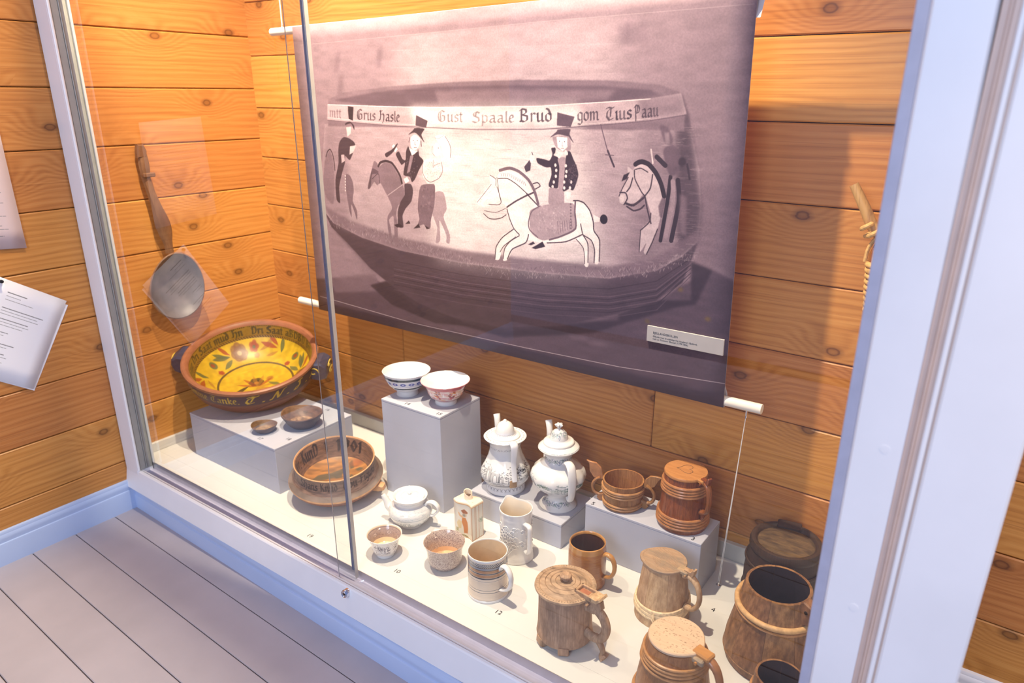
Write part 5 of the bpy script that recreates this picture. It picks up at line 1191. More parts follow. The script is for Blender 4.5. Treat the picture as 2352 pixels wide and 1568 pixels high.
# sponged bell cup: vein network
k = NT('sponged_glaze'); co = k.n('TexCoord').outputs['Object']; nv = k.noise(co, 60, 3)
wv = k.n('VectorMath', operation='SCALE'); wv.inputs[3].default_value = .012; cc_ = k.n('CombineXYZ'); k.l(nv, cc_.inputs[0]); k.l(k.noise(co, 71, 3), cc_.inputs[1]); k.l(nv, cc_.inputs[2]); k.l(cc_.outputs[0], wv.inputs[0])
ad = k.n('VectorMath', operation='ADD'); k.l(co, ad.inputs[0]); k.l(wv.outputs[0], ad.inputs[1])
vo = k.n('TexVoronoi', feature='DISTANCE_TO_EDGE'); k.l(ad.outputs[0], vo.inputs['Vector']); vo.inputs['Scale'].default_value = 210
n2 = k.noise(co, 220, 3)
f = k.math('ADD', k.math('MULTIPLY', vo.outputs[0], 2.0), k.math('MULTIPLY', k.math('SUBTRACT', n2, .5), .9))
k.l(k.ramp(f, [(.0, (.24, .17, .165)), (.12, (.38, .29, .255)), (.32, (.52, .415, .35)), (.9, (.58, .47, .39))]), k.b.inputs['Base Color']); k.set(.12, .5, None, .3); M['sponge'] = k.m
M['peach'] = plain('peach_inner_glaze', (.72, .45, .25), .12, .5, coat=.3, var=.05)
o = vessel('tea_cup', 1.262, .181, 0, 'bell-shaped cup with mottled brown sponged veins and peach inside', 'cup')
turned(o, 'body', [(0, .002), (.028, .002), (.030, 0), (.0335, .001), (.0345, .005), (.0345, .008), (.043, .012), (.0475, .019), (.0488, .032), (.0495, .048), (.0525, .062), (.0580, .0755), (.0587, .0778), (.0575, .0786), (.0558, .0768), (.0500, .061), (.0470, .046), (.0462, .030), (.043, .018), (.025, .011), (0, .010)], [M['sponge'], M['peach']], 1.262, .181, [(17, 20, 1)], 64)
handle(o, camaz(1.262, .181) + D(208), [(.050, .060), (.066, .072), (.070, .055), (.060, .032), (.046, .026)], (.005, .0032), M['sponge'])

# ------------------------------------------------------------------ tea caddy
rgc = np.random.default_rng(41)
c = Cv(420, 640, (.86, .83, .78)); og, ol2 = (.78, .45, .17), (.50, .47, .20)
for x in (6, 412): c.line([(x, 0), (x, 640)], 10, (.72, .46, .24), .85)
c.line([(0, 632), (420, 632)], 12, (.72, .46, .24), .8)
for q in range(26): c.dot(60 + 240 * q / 26, 575 + 60 * (q / 26) * .6 + 8 * rgc.normal(), 16, ol2, 9, .7, 2)
c.poly([(200, 250), (255, 250), (290, 330), (300, 450), (285, 560), (225, 560), (215, 430), (190, 340)], og, .95, 2)          # robed figure
c.poly([(205, 265), (150, 230), (95, 120), (80, 95), (95, 85), (120, 120), (175, 205), (225, 225)], (.86, .68, .5), .95, 1.5)
c.poly([(70, 70), (100, 90), (140, 160), (125, 170)], (.92, .90, .86), .95); c.line([(70, 70), (135, 165)], 2.5, (.4, .3, .2), .6)
c.dot(240, 195, 40, (.80, .70, .58), 42, 1, 2); c.poly([(180, 120), (235, 85), (300, 130), (295, 165), (215, 170)], (.62, .34, .2), .95, 1.5); c.dot(232, 205, 22, (.5, .5, .48), 26, .7, 3)
c.poly([(225, 550), (285, 550), (340, 600), (380, 625), (330, 628), (260, 590)], (.9, .86, .78), .95); c.poly([(90, 380), (140, 300), (190, 340), (180, 470), (130, 480)], (.84, .74, .52), .8, 3); c.poly([(70, 470), (130, 470), (120, 540), (60, 540)], ol2, .6, 4)
im1 = c.image('caddy_front')
c = Cv(240, 640, (.86, .83, .78))
for x in (8, 70, 92, 150, 232): c.line([(x, 0), (x, 640)], 8, (.66, .40, .22), .85)
sprig(c, 190, 300, 60, (.36, .50, .40), rgc, 40, .8); c.line([(190, 300), (180, 480)], 4, (.4, .5, .35), .8); c.line([(0, 632), (240, 632)], 12, (.72, .46, .24), .8)
im2 = c.image('caddy_side')
M['cad1'] = printed('caddy_front_print', im1, .2, .5, .2); M['cad2'] = printed('caddy_side_print', im2, .2, .5, .2); M['cadtop'] = plain('caddy_cream_glaze', (.86, .72, .54), .2, .5, coat=.2, var=.05); M['cadrim'] = plain('caddy_orange_edge', (.72, .42, .18), .25, .5)
o = empty('tea_caddy', (1.220, .340, 0), D(-7), 'cream rectangular tea caddy bottle with a painted orange-robed figure', 'tea caddy')
w, d, h = .0375, .0245, .112
def outline(w, d):   # front and back walls curve inwards near the corners
    P = []
    for t in np.linspace(-1, 1, 13): P.append((t * w, -d + .0055 * (math.sin(t * PI) if True else 0)))
    for t in np.linspace(1, -1, 13): P.append((t * w, d + .0055 * math.sin(t * PI)))
    return P
b = MB(); P = outline(w, d); n_ = len(P); vs = [(x, y, z) for z in (0, h) for x, y in P]; fs = []; uv = []; mi = []
for i in range(n_):
    k_ = (i + 1) % n_; fs.append((i, k_, n_ + k_, n_ + i)); fr_ = i < 12 or 13 <= i < 25
    if fr_:
        u0, u1 = (i % 13) / 12, (i % 13 + 1) / 12; uv.append([(u0, 0), (u1, 0), (u1, 1), (u0, 1)]); mi.append(0)
    else: uv.append([(0, 0), (1, 0), (1, 1), (0, 1)]); mi.append(1)
fs.append(tuple(range(n_))[::-1]); uv.append([(0, 0)] * n_); mi.append(2)
b.add(vs, fs, mi, uv); b.build('body', [M['cad1'], M['cad2'], M['cadtop']], o, True, 30)
b = MB(); vs = []; rings_ = [(1.0, h), (1.03, h + .0015), (1.03, h + .004), (.99, h + .0075), (.6, h + .0105), (.30, h + .012)]
for s_, z in rings_:
    for x, y in P: vs.append((x * s_, y * s_ if s_ > .5 else y * .52, z))
fs = [tuple(range(n_))[::-1]]
for r_ in range(len(rings_) - 1):
    for i in range(n_): k_ = (i + 1) % n_; fs.append((r_ * n_ + i, r_ * n_ + k_, (r_ + 1) * n_ + k_, (r_ + 1) * n_ + i))
fs.append(tuple((len(rings_) - 1) * n_ + i for i in range(n_)))
b.add(vs, fs, [2] + [1] * (2 * n_) + [0] * (3 * n_) + [0]); b.build('shoulder', [M['cadtop'], M['cadrim'], M['cadtop']], o, True, 40)
b = MB(); lathe(b, [(.0145, h + .010), (.0125, h + .014), (.0122, h + .026), (.0130, h + .0315), (.0124, h + .0325), (.0108, h + .031), (.0106, h + .020), (0, h + .018)], 32, 0, [(6, 7, 1)], lambda r, z, th: (r * (1 + .12 * math.cos(th - 2.9) * (z > h + .028)), z + ((.0045 * math.cos(th - 2.9) - .005 * max(0, math.cos(th + .5)) ** 6) if z > h + .024 else 0))); b.build('neck', [M['cadtop'], M['cupwood']], o)  # dark disc down the bore paints the shade of the opening
for (x, y) in ((-.024, -.004), (.023, -.008)):
    s_ = MB()
    for a_ in (.6, 2.1, 3.7, 5.3): tube(s_, [Vector((x + .002 * math.cos(a_), y + .002 * math.sin(a_), h + .0098)), Vector((x + .0065 * math.cos(a_), y + .0055 * math.sin(a_), h + .0088))], [(.0012, .0005), (.0006, .0005)], 6)
    s_.build('painted_star', M['black'], o)

# ------------------------------------------------------------------ white relief jug
jx, jy = 1.399, .336; az = camaz(jx, jy); sp = az + D(205)
def jugfn(r, z, th):
    d = math.cos(th - sp); k_ = max(0, (z - .128) / .03) ** 1.5 * max(0, d) ** 14
    return r + .010 * k_, z + .011 * k_
o = vessel('jug', jx, jy, 0, 'tall white jug with moulded leaf relief and angular handle', 'jug')
turned(o, 'body', [(0, .002), (.046, .002), (.048, 0), (.0512, .001), (.0518, .006), (.0495, .010), (.0502, .014), (.0478, .019), (.0470, .03), (.0460, .07), (.0452, .105), (.0456, .130), (.0466, .136), (.0460, .140), (.0466, .150), (.0478, .1545), (.0474, .157), (.0452, .1575), (.0440, .154), (.0430, .130), (.0440, .05), (.043, .018), (.02, .011), (0, .011)], [M['china'], M['cream']], jx, jy, [(18, 23, 1)], 72, 1, jugfn)
rl = MB(); rg = np.random.default_rng(51)
def onbody(a_, z, lift=.0006): r_ = .0472 - .0013 * max(0, (z - .03)) / .08 + lift; return Vector((r_ * math.cos(a_), r_ * math.sin(a_), z))
for base_a in (az - D(38), az + D(150)):
    for q in range(9):          # stems fanning out of the ground
        a0, s_ = base_a + D(-4 + q), (q - 4) / 4
        pts = [onbody(a0 + D(34) * s_ * t, .022 + (.085 - .03 * abs(s_)) * t - .022 * abs(s_) * t * t) for t in np.linspace(0, 1, 8)]
        tube(rl, pts, [(.0017 * (1 - .5 * t), .0011) for t in np.linspace(0, 1, 8)], 6)
        e = pts[-1]; ea = math.atan2(e.y, e.x)
        tube(rl, [onbody(ea + D(9) * (1 - t * .12) * math.cos(t), e.z + .009 * math.sin(t) * (1 - t * .12)) for t in np.linspace(0, 5.2, 12)], .0012, 6)
for base_a in (az - D(0), az - D(30), az - D(66), az + D(66), az + D(180)):
    for q in range(8):
        zc, ac = .05 + .065 * rg.random(), base_a + D(22) * rg.normal() * .6
        tube(rl, [onbody(ac + D(11) * math.cos(t) * (1 - t / 8), zc + .010 * math.sin(t) * (1 - t / 8)) for t in np.linspace(0, 5.5, 12)], .0012, 6)
rl_o = rl.build('leaf_relief', M['china'], o); tag(rl_o, None, None, None, 'stuff')
handle(o, az + D(32), [(.046, .128), (.062, .131), (.0715, .127), (.0715, .105), (.070, .062), (.066, .046), (.055, .040), (.048, .043)], [(.008, .0055)] * 3 + [(.0075, .005)] * 2 + [(.007, .0045)] * 3, M['china'], 'handle', 12, 4)

# ------------------------------------------------------------------ striped mocha-ware mug
c = Cv(1024, 512, (.84, .77, .69)); bk, gy, tn = (.14, .14, .17), (.52, .54, .58), (.66, .47, .32)
c.line([(0, 34), (1024, 34)], 44, (.80, .78, .76))
for i in range(64):
    X = i * 16
    for r_ in range(3): c.line([(X + (8 if r_ == 1 else 0), 18 + r_ * 15), (X + 9 + (8 if r_ == 1 else 0), 27 + r_ * 15)], 6.5, bk, .95); c.line([(X + 10 + (8 if r_ == 1 else 0), 27 + r_ * 15), (X + 17 + (8 if r_ == 1 else 0), 17 + r_ * 15)], 2, bk, .6)
for y, w, col in ((66, 10, bk), (80, 22, gy), (96, 8, bk), (118, 34, tn), (146, 16, (.33, .36, .42)), (146, 7, bk), (176, 38, tn), (208, 18, (.33, .36, .42)), (208, 8, bk), (248, 4, (.45, .47, .5)), (370, 5, (.25, .28, .33)), (404, 7, (.3, .33, .38))): c.line([(0, y), (1024, y)], w, col, .95, 1.5)
for y in range(268, 362, 8): c.line([(0, y), (1024, y)], 2, (.72, .64, .56), .8)
for y in (430, 452, 476): c.line([(0, y), (1024, y)], 2, (.72, .66, .6), .7)
M['mocha'] = printed('banded_slip_print', c.image('banded_slip_print'), .14, .5, .3); M['bufin'] = plain('buff_inner_glaze', (.60, .44, .27), .2, .5, var=.08, coat=.2)
o = vessel('mug', 1.431, .163, 0, 'cylindrical cream mug with black chequered rim and grey-tan stripes', 'mug')
turned(o, 'body', [(0, .002), (.052, .002), (.0535, 0), (.0552, .001), (.0555, .006), (.0543, .0075), (.0548, .012), (.0538, .0135), (.0538, .018), (.0532, .020), (.0530, .1225), (.0538, .1262), (.0532, .1285), (.0512, .1285), (.0502, .126), (.0500, .055), (.0498, .02), (.03, .014), (0, .014)], [M['china'], M['mocha'], M['bufin'], M['china']], 1.431, .163, [(5, 10, 1), (14, 18, 2)], 72)
az = camaz(1.431, .163)
handle(o, az + D(40), [(.0535, .098), (.060, .110), (.075, .112), (.0895, .096), (.0905, .070), (.080, .050), (.066, .040), (.0545, .037)], [(.0085, .004), (.0085, .0045), (.0085, .005), (.008, .0055), (.0075, .0055), (.0075, .005), (.009, .004), (.0105, .003)], M['china'])

# ------------------------------------------------------------------ brown salt-glazed mug
k = NT('brown_salt_glaze'); co = k.n('TexCoord').outputs['Object']
nz_ = k.noise(k.vscale(co, (6, 6, 120)), 4, 4); n3 = k.noise(co, 28, 4)
k.l(k.mix(n3, k.ramp(nz_, [(.3, (.20, .065, .018)), (.55, (.36, .14, .04)), (.75, (.52, .25, .075))]), (.40, .165, .045)), k.b.inputs['Base Color']); k.set(.14, .5, None, .4); k.bump(nz_, .25, .0015); M['salt'] = k.m
M['saltin'] = plain('dark_brown_inner_glaze', (.075, .022, .012), .15, .5, coat=.3, var=.2)
M['saltrim'] = plain('ochre_rim_glaze', (.46, .22, .065), .14, .5, coat=.4, var=.2, scale=50)
o = vessel('mug', 1.623, .355, 0, 'glossy orange-brown stoneware mug with dark inside, behind the carved tankard', 'mug')
turned(o, 'body', [(0, .002), (.047, .002), (.049, 0), (.0512, .001), (.0520, .006), (.0516, .03), (.0516, .095), (.0508, .104), (.0496, .109), (.0497, .119), (.0490, .1245), (.0470, .1262), (.0450, .1240), (.0444, .118), (.0462, .10), (.0465, .02), (.03, .013), (0, .013)], [M['salt'], M['saltrim'], M['saltin']], 1.623, .355, [(8, 13, 1), (13, 17, 2)], 64)
handle(o, camaz(1.623, .355) + D(60), [(.049, .100), (.058, .107), (.073, .104), (.083, .086), (.083, .062), (.072, .042), (.052, .036)], [(.008, .005), (.008, .0055), (.008, .006), (.0075, .006), (.007, .0055), (.007, .005), (.008, .004)], M['saltrim'])

# ------------------------------------------------------------------ wooden tankards
def hinge(parent, az, r, z, mat, lidmat, L=.03, w=.012, lift=.004, name='thumb_lever'):
    """lid tab, pin block and raised thumb lever outside the rim"""
    Mh = RZ(az) @ T(r, 0, z)
    b = MB(); box(b, (-.012, -w, -.006), (L * .55, w, lift), .002, 0, Mh); b.build('hinge_tab', lidmat, parent, False)
    b = MB(); prism(b, [(L * .15, -.012), (L * .85, -.010), (L * 1.0, .004), (L * 1.05, .016), (L * .92, .017), (L * .75, .008), (L * .2, .0075)], -w * .55, w * .55, Mh, 0, .0015); b.build(name, mat, parent, True, 30)
    b = MB(); tube(b, [Mh @ Vector((L * .45, -w * 1.5, -.003)), Mh @ Vector((L * .45, w * 1.5, -.003))], .0028, 10); b.build('hinge_pin', mat, parent)

# red-brown tankard with a heart on the lid
tx, ty, tz = 1.811, .537, .1597
o = vessel('lidded_tankard', tx, ty, tz, 'red-brown coopered tankard with hooped sides and a heart cut into its lid', 'tankard', 'lidded wooden tankards'); az = camaz(tx, ty)
pr = [(.0655, 0), (.0668, .006), (.0660, .02), (.0605, .08), (.0560, .135), (.0545, .152)]
staves(o, pr, .006, 10, M['redwood'], az + .1); disc(o, .058, .006, .012, M['redwood']); f_ = lerpr(pr)
hoops(o, (.0165, .0245, .0325, .0405), f_, M['redwithy'], .0042); hoops(o, (.1075, .1155, .1235, .1310), f_, M['redwithy'], .0042)
lid = turned(o, 'lid', [(0, .150), (.052, .150), (.0565, .152), (.0572, .156), (.0555, .1592), (.045, .1612), (0, .1620)], [M['honeyflat']], tx, ty, None, 56)
e1, e2 = Vector((-math.sin(az), math.cos(az), 0)), Vector((-math.cos(az), -math.sin(az), 0))
hp_ = []
for t in np.linspace(0, 2 * PI, 44): hx, hy = 16 * math.sin(t) ** 3, 13 * math.cos(t) - 5 * math.cos(2 * t) - 2 * math.cos(3 * t) - math.cos(4 * t); hp_.append(e1 * (hy * .00145) + e2 * (hx * .00145) + Vector((0, 0, .1620)))
b = MB(); tube(b, hp_, [(.0007, .0004)] * 44, 6, None, 0, None, False); b.build('carved_heart', M['ladlewood'], lid)
hz = az + D(46); hinge(o, hz, .052, .156, M['redwood'], M['honeyflat'], .034, .012)
handle(o, hz, [(.056, .150), (.072, .152), (.083, .140), (.0885, .110), (.086, .085), (.078, .070), (.064, .066)], [(.009, .006), (.009, .007), (.009, .006), (.0085, .0055), (.008, .0055), (.008, .006), (.010, .008)], M['redwood'])
handle(o, hz, [(.064, .068), (.070, .055), (.066, .040)], [(.008, .007), (.006, .005), (.003, .003)], M['redwood'], 'handle_tail')

# two-handled coopered bowl
bx_, by_ = 1.636, .525
o = vessel('two_handled_bowl', bx_, by_, .1597, 'small coopered wooden bowl with two tall scrolled side handles', 'bowl'); az = camaz(bx_, by_)
pr = [(.0510, 0), (.0520, .004), (.0548, .045), (.0580, .080)]
staves(o, pr, .0045, 12, M['honey'], az); disc(o, .048, .006, .010, M['honey']); f_ = lerpr(pr); hoops(o, (.0095, .017), f_, M['withy'], .0040, .0034); hoops(o, (.0465, .0545, .062), f_, M['withy'], .0040, .0034)
for ha, up in ((az + D(78), 0), (az - D(102), 1)):
    handle(o, ha, [(.053, .022), (.070, .018), (.084, .026), (.088, .046), (.078, .066), (.066, .076)], [(.007, .006), (.006, .005), (.0055, .005), (.006, .005), (.010, .004), (.013, .0035)], M['honey'], 'handle')
    hb = MB(); prism(hb, [(.058, .070), (.070, .066), (.086, .070), (.098, .088), (.100, .112), (.108, .120), (.095, .117), (.080, .116), (.066, .104), (.060, .090)] if up else [(.056, .068), (.070, .062), (.088, .074), (.098, .094), (.106, .104), (.090, .106), (.074, .104), (.062, .092)], -.0035, .0035, RZ(ha), 0, .001); hb.build('wing', M['redwithy'] if up else M['honey'], o, True, 30)
    hb = MB(); prism(hb, [(.050, .004), (.066, -.001), (.074, .010), (.066, .022), (.052, .024)], -.006, .006, RZ(ha), 0, .0015); hb.build('handle_foot', M['honey'], o, True, 30)

# carved tankard with rosette knob, scroll handle and feet
tx, ty = 1.690, .135
o = vessel('lidded_tankard', tx, ty, 0, 'big grey-brown carved tankard on feet with knobbed round lid and scroll handle', 'tankard', 'lidded wooden tankards'); az = camaz(tx, ty)
turned(o, 'body', [(0, .022), (.060, .022), (.0675, .018), (.0690, .022), (.0680, .028), (.0660, .045), (.0645, .10), (.0645, .13), (.0655, .146), (.0600, .146), (.0585, .05), (0, .034)], [M['greywood']], tx, ty, None, 64)
lid = turned(o, 'lid', [(0, .146), (.066, .146), (.0725, .148), (.0745, .1515), (.0735, .1555), (.0690, .1572), (.0640, .1575), (.0625, .1555), (.0600, .1575), (.0500, .1612), (.0490, .1588), (.0475, .1610), (.0370, .1636), (.0355, .1612), (.0340, .1636), (.0250, .1650), (.0240, .1632), (.0225, .1650), (.013, .1655), (0, .166)], [M['greywoodlid']], tx, ty, None, 72)
q = MB()
for i in range(66):           # gouge-cut border
    a_ = 2 * PI * i / 66; box(q, (.0645, -.0013, .1558), (.0705, .0013, .1577), .0005, 0, RZ(a_))
tag(q.build('notched_border', M['greywoodlid'], lid, False), None, None, None, 'stuff')
kb = MB(); lathe(kb, [(0, .1645), (.0075, .165), (.0065, .1685), (.0095, .1715), (.0135, .1755), (.0135, .1795), (.010, .1830), (.005, .1842), (0, .1832)], 56, 0, None, lambda r, z, th: (r * (1 + .12 * abs(math.sin(4 * th)) * (1 if z > .17 else 0)), z)); kb.build('knob', M['greywood'], lid)
hz = az + D(52); Mh = RZ(hz) @ T(.066, 0, .152)
b = MB(); box(b, (-.026, -.0015, .0035), (.004, .0015, .0070), .0004, 0, Mh); b.build('lid_split', M['dark'], lid, False)
b = MB()
for a0, a1 in (((-.028, -.016, .006), (.022, -.011, .017)), ((-.028, .011, .006), (.022, .016, .017)), ((-.028, -.016, .006), (-.022, .016, .017)), ((-.028, -.016, .004), (.030, .016, .009))): box(b, a0, a1, .0012, 0, Mh)
tl = b.build('thumb_trough', M['pale'], o, False)
b = MB(); box(b, (-.021, -.0095, .0085), (.004, .0095, .0098), .0004, 0, Mh); b.build('trough_inlay', plain('worn_red_paint', (.40, .15, .08), .6, .3, var=.25), tl, False)
b = MB(); prism(b, [(.014, .006), (.034, .006), (.046, .018), (.043, .023), (.034, .016), (.016, .017)], -.016, .016, Mh, 0, .0015); b.build('thumb_rest', M['pale'], o, True, 30)
b = MB(); prism(b, [(-.006, -.034), (.024, -.032), (.044, -.012), (.040, .006), (-.004, .006)], -.009, .009, Mh, 0, .002); b.build('hinge_block', M['greywood'], o, True, 30)
b = MB(); tube(b, [Mh @ Vector((.012, -.024, -.006)), Mh @ Vector((.012, .018, -.006))], .0036, 10); b.build('hinge_pin', M['greywood'], o)
handle(o, hz, [(.072, .128), (.090, .132), (.112, .118), (.121, .092), (.114, .066), (.100, .053), (.080, .050), (.064, .054)], [(.010, .010), (.0105, .012), (.0105, .012), (.010, .0115), (.0095, .011), (.0095, .011), (.0095, .012), (.010, .013)], M['greywood'])
handle(o, hz, [(.088, .056), (.104, .044), (.114, .026), (.112, .010), (.116, .002)], [(.009, .009), (.0085, .007), (.0075, .006), (.0085, .007), (.010, .0045)], M['greywood'], 'handle_foot')
b = MB(); prism(b, [(.108, .006), (.124, .010), (.128, .020), (.121, .022), (.112, .016)], -.008, .008, RZ(hz), 0, .002); b.build('handle_curl', M['greywood'], o)
for fa in (-62, -2, 118, 178):
    b = MB(); prism(b, [(.042, .0), (.066, 0), (.0715, .006), (.0700, .024), (.044, .026)], -.013, .013, RZ(az + D(fa)), 0, .002); f = b.build('foot', M['greywood'], o, True, 30)

# pale tapered tankard with a leaf-shaped lid
tx, ty = 1.846, .353
o = vessel('lidded_tankard', tx, ty, 0, 'pale dry tapered tankard with pointed leaf-shaped lid and a root band near its base', 'tankard', 'lidded wooden tankards'); az = camaz(tx, ty)
pr = [(.0690, 0), (.0695, .006), (.0655, .05), (.0590, .105), (.0530, .153)]
staves(o, pr, .006, 7, M['pale'], az - .25, .006); disc(o, .062, .008, .014, M['pale']); f_ = lerpr(pr)
for dz, r_, tl in ((0, .0040, (.05, .10)), (.0085, .0034, (.06, .085)), (-.0075, .0034, (.03, .12))):
    b = MB(); torus(b, f_(.042 + dz) + .001, .044 + dz, r_, r_ * 1.6, 56, 8, tl, 0, .012); b.build('root_band', M['bark'], o)
b = MB()
for i, (a_, z0) in enumerate(((az - .32, .040), (az - .28, .046))): tube(b, [RZ(a_) @ Vector((.072, 0, z0)), RZ(a_ + .06) @ Vector((.076, 0, z0 - .012)), RZ(a_ + .16) @ Vector((.0755, 0, z0 - .024))], [(.003, .0015), (.0025, .0012), (.001, .0008)], 6, None, 0, None, True, 3)
b.build('band_end', M['bark'], o)
hz = az + D(58); poly = []
for t in np.linspace(0, 2 * PI, 48, endpoint=False):
    r_ = .0545 + .010 * max(0, -math.cos(t)) ** 8 ; poly.append((r_ * math.cos(t), r_ * math.sin(t)))
def flat(mb, poly, z0, z1, Mx, bev=.0015): prism(mb, poly, z0, z1, Mx @ Matrix(((1, 0, 0, 0), (0, 0, 1, 0), (0, 1, 0, 0), (0, 0, 0, 1))), 0, bev)
b = MB(); flat(b, poly, .153, .161, RZ(hz + D(14))); lid = b.build('lid', M['paleflat'], o, True, 30)
b = MB(); n_ = 60; P_ = [RZ(hz + D(14)) @ Vector((p * .88, q * .88, .1612)) for p, q in poly]; tube(b, P_ + [P_[0]], [(.0008, .0004)] * 49, 6, None, 0, None, False); b.build('incised_line', M['greywood'], lid)
b = MB()
for i in range(-6, 7):
    x0 = i * .0062; L = math.sqrt(max(0, .043 ** 2 - x0 ** 2)) * .8; 
    for s_ in (-1, 1): tube(b, [RZ(az - .35) @ Vector((x0, s_ * .004, .1613)), RZ(az - .35) @ Vector((x0 * .95 + s_ * .012, s_ * L, .1613))], [(.0005, .0003)] * 2, 5)
tag(b.build('carved_leaf_veins', M['greywood'], lid), None, None, None, 'stuff')
hinge(o, hz, .052, .158, M['pale'], M['paleflat'], .034, .013)
handle(o, hz, [(.056, .146), (.074, .150), (.094, .134), (.103, .106), (.100, .080), (.086, .062), (.066, .060)], [(.010, .008), (.010, .008), (.009, .0065), (.0085, .006), (.0085, .006), (.009, .0065), (.010, .008)], M['pale'])

# hooped tankard with a pale scrubbed lid, cut by the frame
tx, ty = 1.987, .098
o = vessel('lidded_tankard', tx, ty, 0, 'nearest tankard, brown staves and thin hoops under a pale speckled flat lid', 'tankard', 'lidded wooden tankards'); az = camaz(tx, ty)
pr = [(.0840, 0), (.0850, .006), (.0770, .07), (.0660, .14), (.0595, .174)]
staves(o, pr, .006, 9, M['honey'], az + .15, .005); disc(o, .075, .008, .014, M['honey']); f_ = lerpr(pr)
hoops(o, (.123, .1315, .140, .1475), f_, M['withy'], .0036); hoops(o, (.02, .028, .036), f_, M['withy'], .004)
b = MB(); hz = az + D(56)
poly = [(.0575 * math.cos(t) + (.006 * max(0, math.cos(t)) ** 12), .0595 * math.sin(t)) for t in np.linspace(0, 2 * PI, 52, endpoint=False)]
flat(b, poly, .1745, .183, RZ(hz), .0022); lid = b.build('lid', M['ash'], o, True, 30)
b = MB(); rg = np.random.default_rng(61)
for i in range(120):
    r_, a_ = .052 * math.sqrt(rg.random()), rg.random() * 2 * PI; L = .0006 + .0016 * rg.random(); p = Vector((r_ * math.cos(a_), r_ * math.sin(a_), .1830)); dd = Vector((math.cos(hz + .5), math.sin(hz + .5), 0))
    tube(b, [p - dd * L, p + dd * L], [(.0004, .00025)] * 2, 5)
tag(b.build('worm_speck', M['ladlewood'], lid), None, None, None, 'stuff')
Mh = RZ(hz) @ T(.054, 0, .179)
b = MB(); box(b, (-.006, -.014, -.005), (.034, .014, .0065), .003, 0, Mh); b.build('thumb_lever', M['honeyflat'], o, False)
b = MB(); box(b, (-.008, -.022, -.016), (.026, -.011, -.002), .003, 0, Mh); box(b, (-.008, .011, -.016), (.026, .022, -.002), .003, 0, Mh); b.build('hinge_cheeks', M['paleflat'], o, False)
b = MB(); tube(b, [Mh @ Vector((.012, -.026, -.011)), Mh @ Vector((.012, .026, -.011))], .0032, 10); b.build('hinge_pin', M['honeyflat'], o)
handle(o, hz, [(.060, .166), (.082, .172), (.102, .158), (.112, .128), (.110, .098), (.098, .080), (.074, .078)], [(.011, .009), (.011, .009), (.010, .0075), (.0095, .007), (.0095, .007), (.010, .0075), (.011, .009)], M['redwithy'])

# big open stave mug at the right
tx, ty = 2.118, .362
o = vessel('open_stave_mug', tx, ty, 0, 'large open brown stave mug with one thick pale hoop, beside the white frame', 'mug', 'open stave mugs'); az = camaz(tx, ty)
pr = [(.1020, 0), (.1060, .012), (.1075, .030), (.1045, .055), (.0905, .12), (.0790, .17), (.0725, .203)]
staves(o, pr, .0065, 9, M['brownstave'], az + .2, .005, 5, 'stave', M['darkin']); disc(o, .095, .012, .02, M['darkin']); f_ = lerpr(pr)
b = MB(); torus(b, .0868, .150, .0062, .0068, 60, 10, (-.05, .02), 0, .003); b.build('thick_hoop', M['palewithy'], o)
b = MB(); torus(b, .0892, .139, .0028, .003, 60, 8, (-.05, .02), 0, .003); b.build('thin_hoop', M['withy'], o)
b = MB(); torus(b, .1062, .022, .0022, .0022, 60, 8); b.build('base_hoop', M['brownstave'], o)
hz = az + D(52); b = MB(); prism(b, [(.071, .160), (.080, .155), (.104, .165), (.106, .196), (.098, .210), (.078, .214), (.069, .206)], -.013, .013, RZ(hz), 0, .003); lug = b.build('hinge_lug', M['brownstave'], o, True, 30)
b = MB(); tube(b, [RZ(hz) @ Vector((.088, -.0145, .192)), RZ(hz) @ Vector((.088, .0145, .192))], .0042, 12); b.build('pin_hole', M['dark'], lug)
handle(o, hz, [(.088, .163), (.098, .168), (.118, .150), (.126, .115), (.120, .080), (.100, .065)], [(.011, .009)] * 6, M['brownstave'])

# dark barrel-shaped lidded box against the back wall
tx, ty = 2.076, .572
o = vessel('lidded_box', tx, ty, 0, 'squat blackened barrel-shaped box with worn round lid by the back wall', 'box'); az = camaz(tx, ty)
pr = [(.0850, 0), (.0900, .012), (.0945, .05), (.0955, .085), (.0920, .125), (.0855, .165)]
staves(o, pr, .007, 10, M['darkwood'], az, .005); disc(o, .08, .006, .012, M['darkwood']); f_ = lerpr(pr)
hoops(o, (.128, .040), f_, M['darkwood'], .0035, .005)
turned(o, 'lid_rim', [(.072, .164), (.086, .164), (.0885, .168), (.0885, .178), (.0850, .188), (.0790, .1895), (.0735, .187), (.0700, .180), (.0680, .1795), (.0680, .170)], [M['darkwood']], tx, ty, None, 56)
turned(o, 'lid', [(0, .172), (.069, .172), (.069, .1795), (.060, .1812), (0, .1822)], [M['darklid']], tx, ty, None, 48)
b = MB(); prism(b, [(.062, .178), (.074, .178), (.0900, .180), (.0890, .1905), (.074, .1915), (.062, .186)], -.03, .03, RZ(az + D(178)), 0, .003); b.build('lid_clasp', M['darkwood'], o, True, 30)

